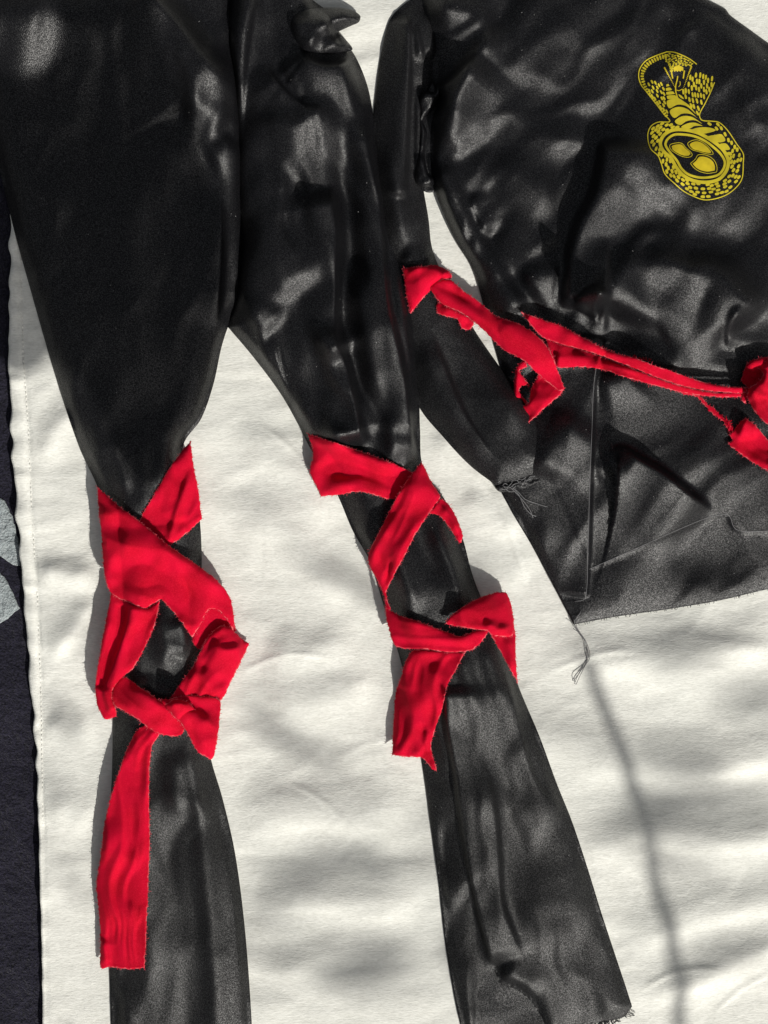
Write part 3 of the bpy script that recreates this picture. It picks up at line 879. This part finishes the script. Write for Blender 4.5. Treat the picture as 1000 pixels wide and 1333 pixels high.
sc_ += scatter(coil_reg, coil_dir, 3.1, 1.8, 1.0, [grow(ring1, 1.085)] + plates_ex)
sc_ += scatter([(185, 312), (275, 312), (300, 345), (306, 430), (310, 480), (330, 545), (310, 540), (250, 462), (190, 380)], lambda x, y: R(62), 2.9, 1.25, 1.08)
sc_ += scatter([(490, 268), (540, 242), (590, 268), (652, 290), (656, 320), (620, 390), (570, 480), (545, 545), (500, 490), (450, 425), (440, 375), (478, 350)], lambda x, y: R(95 - 6*(y-100)/10), 3.6, 1.45, 1.1)
sc_ += scatter([(300, 128), (350, 108), (430, 130), (480, 160), (520, 185), (490, 198), (440, 196), (380, 196), (335, 192), (310, 160)], lambda x, y: random.uniform(-.6, .6), 1.6, .9, 1.05)
sc_ += scatter([(335, 190), (370, 200), (368, 240), (350, 240)], lambda x, y: R(70), 1.3, .7, .9)
rimp = spline(EZ([(318, 128), (270, 140), (225, 160), (180, 192), (152, 235), (146, 285), (160, 335), (185, 385), (230, 440), (275, 500), (320, 560)]), step=.5)
L = 0; last = -9
for i in range(1, len(rimp)):
    L += np.linalg.norm(rimp[i] - rimp[i-1])
    if L - last > 3.3:
        last = L; t = rimp[i] - rimp[i-1]
        sc_.append(oval(rimp[i][0], rimp[i][1], 3.1 if L < 40 else 2.3, 1.25, math.atan2(t[1], t[0]) + math.pi/2))
emb_obj('scales', sc_, M_print, emblem, kind='stuff')
face = [flat_poly(EZ([(376, 204), (395, 198), (425, 200), (442, 208), (440, 238), (430, 230), (420, 242), (410, 232), (400, 242), (390, 232), (380, 242), (372, 232)]))]
for a, b in (((308, 215), (392, 372)), ((500, 205), (440, 368))):
    for i in range(15):
        t = i/14; q = EZ([(a[0]+(b[0]-a[0])*t, a[1]+(b[1]-a[1])*t)])[0]
        r = 1.35*(1-t*.65); face.append(oval(q[0], q[1], r, r*.8, R(60), 7))
for P, w in (([(356, 232), (360, 262), (366, 290)], 1.7), ([(450, 232), (446, 262), (442, 290)], 1.7), ([(402, 272), (398, 300), (388, 340), (388, 385), (402, 430)], 1.5), ([(418, 310), (420, 335), (408, 350)], .9), ([(390, 372), (410, 378), (436, 366)], 1.0)):
    face.append(strip(EZ(P), w))
emb_obj('snake_face', face, M_print2, emblem, kind=None)

# ---------------------------------------------------------------- red straps
def ribbon(name, pts, base, lift, folds, parent, T=3.0, r=6, fray=.35, minh=4.0, nz=1.2, slope=None, res=2.4, thick=1.3):
    fl = [Fold(*f) for f in folds]
    for f in fl: f.h *= 1.6
    q_ = np.array([p[:2] for p in pts], float); q_ = q_ - q_.mean(0)
    ax_ = np.linalg.svd(q_, full_matrices=False)[2][0]
    ang = math.atan2(-ax_[0], ax_[1])
    def hf(x, y, d):
        z = np.maximum(base(x, y), minh) + lift + edge_prof(d, 0.35 * T, r)
        for f in fl: f.add(x, y, z)
        if slope is not None: z = z + slope(x, y)
        lo = np.maximum(base(x, y), minh) + lift * .7
        return np.maximum(lo, z + nz * (4.2 * fbm(x, y, 60, 44, 131 + int(lift) + len(name), 2, .35) + 2.6 * buckle(x, y, 20, 75, ang, 140 + len(name))) * np.clip(d / 6, 0, 1))
    o, ol = sheet(name, pts, hf, M_red, parent, res=res, step=2.2, fray=fray, thick=thick)
    he = hf(ol[:, 0], ol[:, 1], np.zeros(len(ol)))
    c = ol.mean(0); H_ = []
    for i in range(len(ol) - 1):
        if random.random() < 0.35: continue
        t = ol[(i + 1) % len(ol)] - ol[i - 1]; t = t / (np.linalg.norm(t) + 1e-9); nn = np.array([t[1], -t[0]])
        q = ol[i] + nn * 2
        if inside(np.array([q[0]]), np.array([q[1]]), ol)[0]: nn = -nn
        e = ol[i] + nn * random.uniform(.5, 2.2) * (2.0 if random.random() < .06 else 1) + t * random.uniform(-1.2, 1.2)
        H_.append([(ol[i][0] - nn[0], ol[i][1] - nn[1], he[i] - .3), (e[0], e[1], he[i] + random.uniform(-.8, .8))])
    thread_obj('edge_fuzz', H_, 0.26, M_fuzz, o, 'stuff')
    return o

def smooth_base(prof, T, w):
    """a cloth tube bridging over the leg: broad bump around a centre line"""
    ys = np.array([p[1] for p in prof], float); xs = np.array([p[0] for p in prof], float)
    def f(x, y):
        c = np.interp(y, ys, xs); q = np.clip(np.abs(x - c) / w, 0, 1)
        return T * np.sqrt(np.maximum(1 - q**2.6, 0))
    return f
Z4 = lambda p: ZT(80, 540, 2.898, p)
bL = smooth_base([(195, 550), (198, 650), (205, 800), (205, 900), (208, 1000), (235, 1260)], 28, 112)
def baseL(x, y): return np.maximum(ll_at(x, y), bL(x, y))
strapL = thing('leg_strap', 'red cotton strap criss-crossed and knotted round the left trouser leg with long hanging tail', 'strap', 210, 780)
ribbon('upper_band', Z4([(487, 96, 1), (498, 180), (516, 280), (531, 392, 1), (480, 440), (400, 492), (300, 470), (295, 405), (350, 300), (415, 190)]), baseL, 2, [(Z4([(495, 190), (440, 350), (400, 470)]), 4, 3, 9), (Z4([(300, 400), (360, 395), (420, 405), (520, 400)]), -4, 8, 6)], strapL)
ribbon('front_band', Z4([(135, 268, 1), (200, 330), (300, 405), (400, 488), (545, 590), (602, 640), (640, 700), (652, 780), (648, 815, 1), (622, 770), (590, 735), (555, 735), (525, 790), (495, 842, 1), (440, 765), (378, 694, 1), (345, 712), (320, 728), (270, 714), (190, 674), (163, 600), (150, 440), (140, 350)]),
       baseL, 10, [(Z4([(150, 330), (210, 470), (250, 560)]), 5, 10, 14), (Z4([(240, 650), (340, 600), (430, 640), (560, 690)]), -7, 16, 26), (Z4([(210, 410), (350, 500), (480, 600), (600, 700)]), 7, 22, 20), (Z4([(200, 500), (180, 600), (200, 660)]), 4, 8, 10)], strapL, T=5, r=9)
ribbon('loop_inside', Z4([(590, 722), (640, 760), (655, 818), (600, 830), (545, 870), (520, 885), (495, 850), (515, 780), (552, 725)]), baseL, 1, [(Z4([(560, 735), (600, 770), (630, 810)]), -6, 6, 10)], strapL)
ribbon('right_loop', Z4([(602, 795), (640, 805), (680, 845), (708, 862, 1), (688, 910), (640, 1005), (597, 1078), (500, 1075), (412, 1068, 1), (450, 1010), (502, 940), (530, 880), (560, 830)]), baseL, 9,
       [(Z4([(560, 860), (620, 890), (700, 870)]), 7, 30, 5), (Z4([(505, 960), (545, 1000), (590, 1075)]), 5, 6, 18), (Z4([(500, 940), (560, 960), (620, 1040)]), -4, 14, 8)], strapL, T=4)
ribbon('left_band', Z4([(192, 672), (270, 712), (325, 726), (372, 698, 1), (350, 800), (303, 900), (272, 955), (240, 985), (205, 1020), (190, 1060), (208, 1120), (207, 1138, 1), (180, 1148), (160, 1145), (135, 1090), (128, 1020), (142, 920), (165, 790), (182, 710)]), baseL, 5,
       [(Z4([(266, 712), (240, 830), (200, 940), (165, 1040), (190, 1130)]), 7, 3, 12, .05), (Z4([(240, 715), (215, 830), (170, 950), (150, 1040)]), -6, 7, 6, .05), (Z4([(200, 700), (165, 860), (140, 1000), (160, 1110)]), 5, 8, 6)], strapL, T=2, r=4)
ribbon('lower_band', Z4([(205, 1010), (240, 990), (300, 1030), (370, 1078), (430, 1115), (468, 1180, 1), (450, 1208), (410, 1212), (350, 1195), (290, 1150), (240, 1118), (205, 1100), (182, 1062)]), baseL, 9,
       [(Z4([(210, 1030), (300, 1060), (380, 1120), (450, 1190)]), 7, 20, 12)], strapL, T=5)
ribbon('knot_end', Z4([(372, 1080), (420, 1068), (480, 1058), (540, 1062), (597, 1076), (597, 1150), (592, 1200), (575, 1290), (562, 1300, 1), (512, 1268), (470, 1190), (425, 1135)]), baseL, 14,
       [(Z4([(375, 1082), (430, 1110), (500, 1120), (590, 1200)]), 6, 14, 5), (Z4([(410, 1080), (470, 1090), (560, 1150)]), -5, 6, 8), (Z4([(430, 1130), (500, 1180), (560, 1280)]), 6, 8, 20)], strapL, T=5)
ribbon('knot_fold', Z4([(395, 1095), (430, 1072), (480, 1085), (500, 1110), (470, 1135), (440, 1150), (418, 1130)]), baseL, 22, [(Z4([(400, 1095), (450, 1090), (490, 1108)]), 5, 8, 4)], strapL, T=4, r=5)
ribbon('hanging_tail', ZT(0, 900, 2, [(372, 90), (415, 105), (396, 145), (388, 250), (390, 400), (382, 600), (377, 720, 1), (340, 723), (284, 717, 1), (268, 722), (260, 718, 1), (262, 640), (256, 560), (251, 500), (262, 430), (275, 330), (302, 230), (340, 130)]), baseL, 2,
       [(ZT(0, 900, 2, [(400, 110), (386, 200), (384, 300)]), 4, 6, 3), (ZT(0, 900, 2, [(270, 640), (272, 700), (268, 720)]), 4, 3, 8), (ZT(0, 900, 2, [(300, 300), (290, 450), (300, 650)]), 4, 14, 14), (ZT(0, 900, 2, [(290, 420), (330, 440), (370, 430)]), 3, 22, 22)], strapL, T=1.5, r=4)

Z5 = lambda p: ZT(370, 540, 2.777, p)
bR = smooth_base([(450, 560), (480, 620), (520, 660), (555, 740), (590, 840), (610, 900), (590, 1000)], 30, 92)
def baseR(x, y): return np.maximum(rl_at(x, y), bR(x, y))
strapR = thing('leg_strap', 'red cotton strap crossed twice round the right trouser leg with short folded tail', 'strap', 570, 780)
ribbon('upper_band', Z5([(84, 67, 1), (200, 105), (300, 140), (400, 178), (474, 214, 1), (440, 262), (404, 305, 1), (370, 304), (330, 290), (270, 278), (190, 290), (133, 294, 1), (112, 250), (92, 200), (104, 150), (98, 108)]), baseR, 3,
       [(Z5([(100, 120), (220, 140), (330, 175), (450, 225)]), 8, 14, 14), (Z5([(110, 190), (220, 195), (330, 222), (430, 250)]), -9, 10, 10), (Z5([(130, 270), (230, 250), (330, 270), (420, 280)]), 7, 10, 14)], strapR, T=3)
ribbon('right_strap', Z5([(545, 325), (568, 302), (600, 332), (632, 392), (646, 440), (635, 463), (600, 412), (560, 365), (522, 352)]), baseR, 3, [(Z5([(560, 330), (600, 370), (635, 430)]), 5, 6, 6)], strapR, T=2)
ribbon('diagonal_band', Z5([(497, 170, 1), (515, 205), (533, 245), (566, 296, 1), (520, 362), (470, 440), (430, 520), (392, 590), (370, 640), (374, 672), (386, 706), (370, 700), (360, 650), (332, 590), (305, 532), (310, 490), (350, 410), (400, 310), (445, 235)]), baseR, 9,
       [(Z5([(500, 200), (440, 320), (370, 440), (320, 530)]), 6, 12, 20), (Z5([(540, 330), (460, 440), (400, 540), (365, 600)]), 3, 10, 8), (Z5([(390, 510), (375, 570), (365, 620)]), -4, 3, 3)], strapR, T=4)
ribbon('knot_band', Z5([(364, 690, 1), (410, 722), (480, 745), (560, 775), (640, 800), (690, 780), (745, 772, 1), (722, 810), (680, 848), (600, 858), (500, 846), (432, 845), (400, 830), (376, 770)]), baseR, 7,
       [(Z5([(400, 740), (480, 780), (570, 820), (700, 820)]), 6, 16, 14)], strapR, T=4)
ribbon('knot_loop', Z5([(760, 644), (800, 643), (822, 690), (832, 770), (822, 800), (790, 802), (752, 795), (735, 780, 1), (690, 775), (630, 765), (585, 752), (630, 705), (700, 665)]), baseR, 13,
       [(Z5([(600, 745), (680, 700), (780, 670)]), 8, 24, 10), (Z5([(640, 760), (700, 735), (790, 745), (830, 760)]), -2.5, 8, 9), (Z5([(720, 745), (770, 775), (825, 770)]), 6, 8, 5)], strapR, T=5)
ribbon('side_tail', Z5([(745, 790, 1), (800, 785), (832, 770), (837, 870), (845, 972, 1), (822, 930), (790, 870)]), baseR, 3, [(Z5([(810, 790), (820, 870), (835, 950)]), 4, 8, 6)], strapR, T=2)
ribbon('folded_tail', Z5([(470, 850), (560, 855), (656, 856, 1), (622, 920), (590, 980), (576, 1050), (548, 1130), (532, 1200), (552, 1286, 1), (535, 1280), (512, 1252), (500, 1240), (440, 1236), (391, 1230, 1), (395, 1120), (405, 1000), (425, 940), (440, 890)]), baseR, 2,
       [(Z5([(460, 900), (450, 980), (480, 1080), (500, 1180), (520, 1240)]), 6, 14, 8), (Z5([(560, 880), (520, 1000), (500, 1100)]), 5, 14, 12), (Z5([(600, 900), (575, 1000), (545, 1120), (530, 1190)]), 3, 6, 4), (Z5([(495, 1100), (505, 1200), (530, 1270)]), -5, 6, 6)], strapR, T=2, r=5)

# belt strap over the sleeve and the shirt front
Z3 = lambda p: ZT(500, 320, 3.846, p)
Zk = lambda p: ZT(750, 400, 4.0, p)
def baseB(x, y): return np.maximum(np.maximum(t_at(x, y), s_at(x, y)), 20 * np.exp(-((x - 600) / 60) ** 2 * 0) * (x < 660) * 0.8)
def baseT(x, y): return np.maximum(t_at(x, y), 14)
belt = thing('belt_sash', 'red belt strap across the black shirt, knotted at right and looped over the sleeve', 'belt', 780, 470)
ribbon('sleeve_patch', Z3([(94, 112, 1), (180, 104), (260, 97), (338, 140), (336, 165), (290, 170), (240, 215), (180, 280), (132, 343, 1), (112, 240)]), baseB, 6, [(Z3([(110, 130), (230, 115), (330, 145)]), 5, 16, 6), (Z3([(180, 120), (220, 170), (160, 290)]), 3, 14, 10), (Z3([(290, 165), (310, 140), (335, 140)]), 6, 8, 5)], belt, T=3)
ribbon('under_fold', Z3([(270, 285), (340, 310), (440, 370), (449, 395), (415, 422), (385, 405), (366, 368), (310, 352), (262, 335, 1)]), baseB, 2, [(Z3([(280, 300), (350, 330), (420, 390)]), 4, 8, 8)], belt, T=2)
ribbon('front_strand', Zk([(-288, 24, 1), (-200, 55), (-60, 105), (60, 170), (180, 228), (320, 268), (400, 300), (520, 340), (620, 375), (760, 410), (888, 422), (885, 445), (740, 440), (600, 420), (440, 372), (240, 292), (60, 228), (-80, 190), (-180, 150)]), baseT, 15,
       [(Zk([(-260, 30), (-60, 105), (60, 172), (180, 232), (320, 272), (520, 344), (760, 412), (880, 424)]), 6, 12, 3, .02)], belt, T=3, r=6)
ribbon('back_strand', Zk([(-150, 160), (-60, 195), (60, 232), (240, 298), (440, 375), (600, 423), (740, 445), (888, 438), (880, 463), (720, 466), (560, 445), (440, 415), (260, 365), (120, 320), (0, 310), (-100, 312), (-130, 250)]), baseT, 9,
       [(Zk([(-110, 262), (0, 262), (100, 280), (240, 318), (450, 388), (700, 446), (870, 450)]), 6, 11, 6, .02), (Zk([(-80, 215), (60, 245), (200, 290)]), -4, 8, 6)], belt, T=3, r=6)
ribbon('long_strand', Z3([(232, 200), (280, 175), (335, 172), (400, 228), (480, 282), (560, 352), (660, 385), (740, 430), (800, 485), (840, 545), (862, 605), (903, 712, 1), (885, 728), (830, 690), (760, 632), (690, 568), (600, 520), (500, 425), (440, 372), (380, 332), (290, 290), (245, 240)]), baseB, 14,
       [(Z3([(280, 210), (400, 300), (560, 400), (700, 470), (800, 570), (870, 690)]), 7, 18, 16), (Z3([(300, 200), (420, 270), (530, 340)]), -5, 5, 8), (Z3([(330, 185), (450, 262), (560, 350)]), 4, 5, 4)], belt, T=4)
ribbon('loop_end', Z3([(775, 640, 1), (830, 665), (903, 714, 1), (880, 748), (800, 815), (717, 893, 1), (690, 860), (662, 810), (720, 790), (738, 715)]), baseB, 10, [(Z3([(780, 660), (770, 740), (700, 830)]), 6, 6, 18), (Z3([(860, 730), (790, 790), (720, 860)]), 4, 10, 8)], belt, T=3)
ribbon('loop_side', Z3([(700, 574), (668, 598), (655, 650), (650, 735), (662, 812), (700, 800), (722, 785), (690, 755), (676, 720), (690, 700), (728, 702), (700, 662), (680, 625), (716, 602)]), baseB, 6, [(Z3([(675, 600), (662, 680), (665, 790)]), 5, 4, 6)], belt, T=2, r=4)
ribbon('frayed_strip', Zk([(520, 424), (600, 444), (640, 452), (680, 500), (740, 545), (790, 590), (806, 620), (815, 660), (800, 665), (785, 625), (755, 585), (700, 545), (665, 505), (630, 465), (560, 452)]), baseT, 3, [], belt, T=2, r=3, fray=.7, res=1.8)
ribbon('knot_shade_loop', Zk([(868, 345), (895, 290), (950, 264), (1020, 262), (1090, 300), (1060, 430), (960, 440), (900, 420), (862, 385)]), baseT, 8, [(Zk([(880, 330), (930, 290), (1010, 290)]), 9, 10, 10)], belt, T=4)
ribbon('knot', Zk([(1180, 262), (1040, 262), (990, 275), (962, 290), (935, 298), (925, 312, 1), (960, 325), (975, 345), (960, 375), (930, 400), (900, 425), (892, 465), (905, 500), (930, 540), (960, 575), (1000, 615), (1060, 680), (1180, 780)]), baseT, 20,
       [(Zk([(960, 300), (1000, 330), (980, 390), (920, 440), (925, 500)]), 9, 8, 16), (Zk([(990, 420), (960, 470), (1000, 540), (1080, 620)]), 8, 10, 10), (Zk([(1010, 300), (1030, 380), (1000, 430)]), -6, 6, 8), (Zk([(1000, 480), (1040, 520), (1100, 540)]), -5, 6, 8)], belt, T=7, r=10)
ribbon('knot_neck', Zk([(870, 415), (895, 420), (905, 440), (895, 470), (880, 500), (862, 480), (868, 450)]), baseT, 14, [], belt, T=4, r=4)
ribbon('short_tail', Zk([(885, 572, 1), (950, 632), (1010, 700), (1180, 840, 1), (1180, 960), (1000, 852), (900, 795), (790, 710, 1), (812, 690), (800, 662), (822, 638), (860, 592)]), baseT, 6,
       [(Zk([(830, 690), (920, 690), (1010, 685), (1100, 720)]), -7, 26, 8), (Zk([(800, 705), (900, 780), (1000, 838), (1150, 930)]), 6, 5, 12), (Zk([(830, 650), (870, 660), (960, 672)]), 6, 6, 26)], belt, T=2)
fz = []
for i in range(60):   # fuzz on the torn edge of the strip and knot
    t = random.random(); p = spline(Zk([(300, 262), (420, 290), (520, 335)]) if i % 2 else Zk([(780, 580), (815, 640), (800, 700)]), step=1)[int(t*25)]
    h = float(t_at(p[:1]*1.0, p[1:]*1.0)[0]) + 10
    fz.append([(p[0], p[1], h), (p[0] + random.uniform(-4, 4), p[1] + random.uniform(-5, 2), h + 2)])
thread_obj('torn_fuzz', fz, 0.35, M_red, belt, 'stuff')

def lint(parent, hf, box, n):
    L = []
    for i in range(n):
        x = random.uniform(box[0], box[1]); y = random.uniform(box[2], box[3])
        h = float(hf(np.array([x]), np.array([y]))[0])
        if h < 8: continue
        a = random.uniform(0, 6.28); l = random.uniform(.4, 1.6)
        L.append([(x, y, h + .5), (x + l*math.cos(a), y + l*math.sin(a), h + .8)])
    thread_obj('lint', L, 0.34, M_lint, parent, 'stuff')
lint(trousers, rl_at, (300, 820, 0, 1320), 170); lint(trousers, ll_at, (10, 320, 0, 1330), 60); lint(shirt, t_at, (560, 1000, 0, 780), 130)
for P in ([(500, 392, 38), (503, 395, 39), (506, 393, 38)], [(520, 476, 38), (524, 477, 39), (524, 480, 38)]):
    thread_obj('lint_ball', [P], 1.1, M_lint, trousers)

# ---------------------------------------------------------------- added unseen shapes between the sun and the bed, casting shade
def add_shade_shape(parent, pts, dist, name='shade_shape', thick=.0006):  # added flat blocker, set sunward so its shadow lands on the outline
    ol = spline(pts, True, 14)
    off = sundir * dist
    a = [((x-500)*S + off.x, -(y-666.5)*S + off.y, off.z) for x, y in ol]
    r = delaunay_2d_cdt([Vector(p) for p in ol.tolist()], [(i, (i+1) % len(ol)) for i in range(len(ol))], [], 1, 1e-5, False)
    v2 = np.array([tuple(v) for v in r[0]])
    V = np.stack([(v2[:, 0]-500)*S + off.x, -(v2[:, 1]-666.5)*S + off.y, np.full(len(v2), off.z)], 1)
    n = len(V); V2 = V.copy(); V2[:, 2] -= thick
    fa = np.array([list(f) for f in r[2]]); c = v2[fa].mean(1)
    F = fa[inside(c[:, 0], c[:, 1], ol)].tolist()
    F = F + [[i + n for i in f[::-1]] for f in F]
    return make_obj(name, np.concatenate([V, V2]), F, M_blocker, parent, False)
def add_shade_bar(parent, pts, dist, w):  # added unseen bar that throws a thin shadow line
    off = sundir * dist
    V = []; F = []
    a = spline(pts, step=20)
    ns = 6
    for i, (x, y) in enumerate(a):
        c = np.array([(x-500)*S + off.x, -(y-666.5)*S + off.y, off.z])
        for k in range(ns):
            t = 2*math.pi*k/ns; V.append(c + np.array([math.cos(t), 0, math.sin(t)]) * w * S)
    for i in range(len(a)-1):
        for k in range(ns): F.append([i*ns+k, i*ns+(k+1) % ns, (i+1)*ns+(k+1) % ns, (i+1)*ns+k])
    return make_obj('shade_bar', V, F, M_blocker_bar, parent)

shade_blocker = thing('added_shade_blockers', 'added unseen shapes towards the sun that shade the cloth and clothes', 'shade_blocker', 500, 2600)
add_shade_shape(shade_blocker, [(x - 14, y - 34) for x, y in [(60, -400), (55, -40), (70, 40), (66, 85), (40, 98), (0, 100), (-120, 120), (-120, 420), (0, 500), (50, 520), (90, 490), (120, 520), (150, 590), (190, 625), (235, 590), (268, 540), (285, 440), (288, 340),
                    (266, 240), (240, 150), (205, 80), (180, 20), (168, -60), (160, -400)]], 1.5)
for i in range(60):  # scattered small blockers, added for soft half shade at upper right
    x = random.uniform(660, 1400); y = random.uniform(-500, 360)
    if y > 330 - (1000 - x) * 1.05 if x < 1000 else y > 330: continue
    q = random.uniform(30, 46); a = random.uniform(0, 3)
    add_shade_shape(shade_blocker, [(x + q*math.cos(a), y + q*math.sin(a)), (x - .45*q*math.sin(a), y + .45*q*math.cos(a)), (x - q*math.cos(a), y - q*math.sin(a)), (x + .45*q*math.sin(a), y - .45*q*math.cos(a))], 5.5 + .01 * i)
add_shade_bar(shade_blocker, [(757, 850), (798, 960), (830, 1060), (858, 1180), (880, 1300), (890, 1500)], 1.9, 9)
dap = [(random.uniform(300, 1000), random.uniform(640, 1330), random.uniform(40, 90), random.uniform(5, 10), random.uniform(-.5, .1)) for _ in range(20)]
dap += [(random.uniform(60, 130), random.uniform(520, 1300), random.uniform(12, 26), random.uniform(6, 12), random.uniform(-.8, .8)) for _ in range(7)]
for cx, cy, rx, ry, a in dap + [(880, 838, 55, 16, -.1), (900, 1035, 110, 22, -.05), (870, 1110, 60, 14, .1), (930, 1230, 70, 12, -.2), (420, 1120, 90, 20, -.2), (380, 960, 80, 13, .45), (600, 730, 50, 14, .1), (440, 740, 80, 12, .5), (470, 1240, 70, 16, -.3), (980, 900, 60, 14, 0), (690, 1160, 50, 20, .3), (600, 1230, 30, 30, 0)]:
    P = []
    for k in range(12):
        t = k/12*2*math.pi; q = 1 + .2*math.sin(3*t + cx)
        P.append((cx + rx*q*math.cos(t)*math.cos(a) - ry*q*math.sin(t)*math.sin(a), cy + rx*q*math.cos(t)*math.sin(a) + ry*q*math.sin(t)*math.cos(a)))
    add_shade_shape(shade_blocker, P, 3.4)
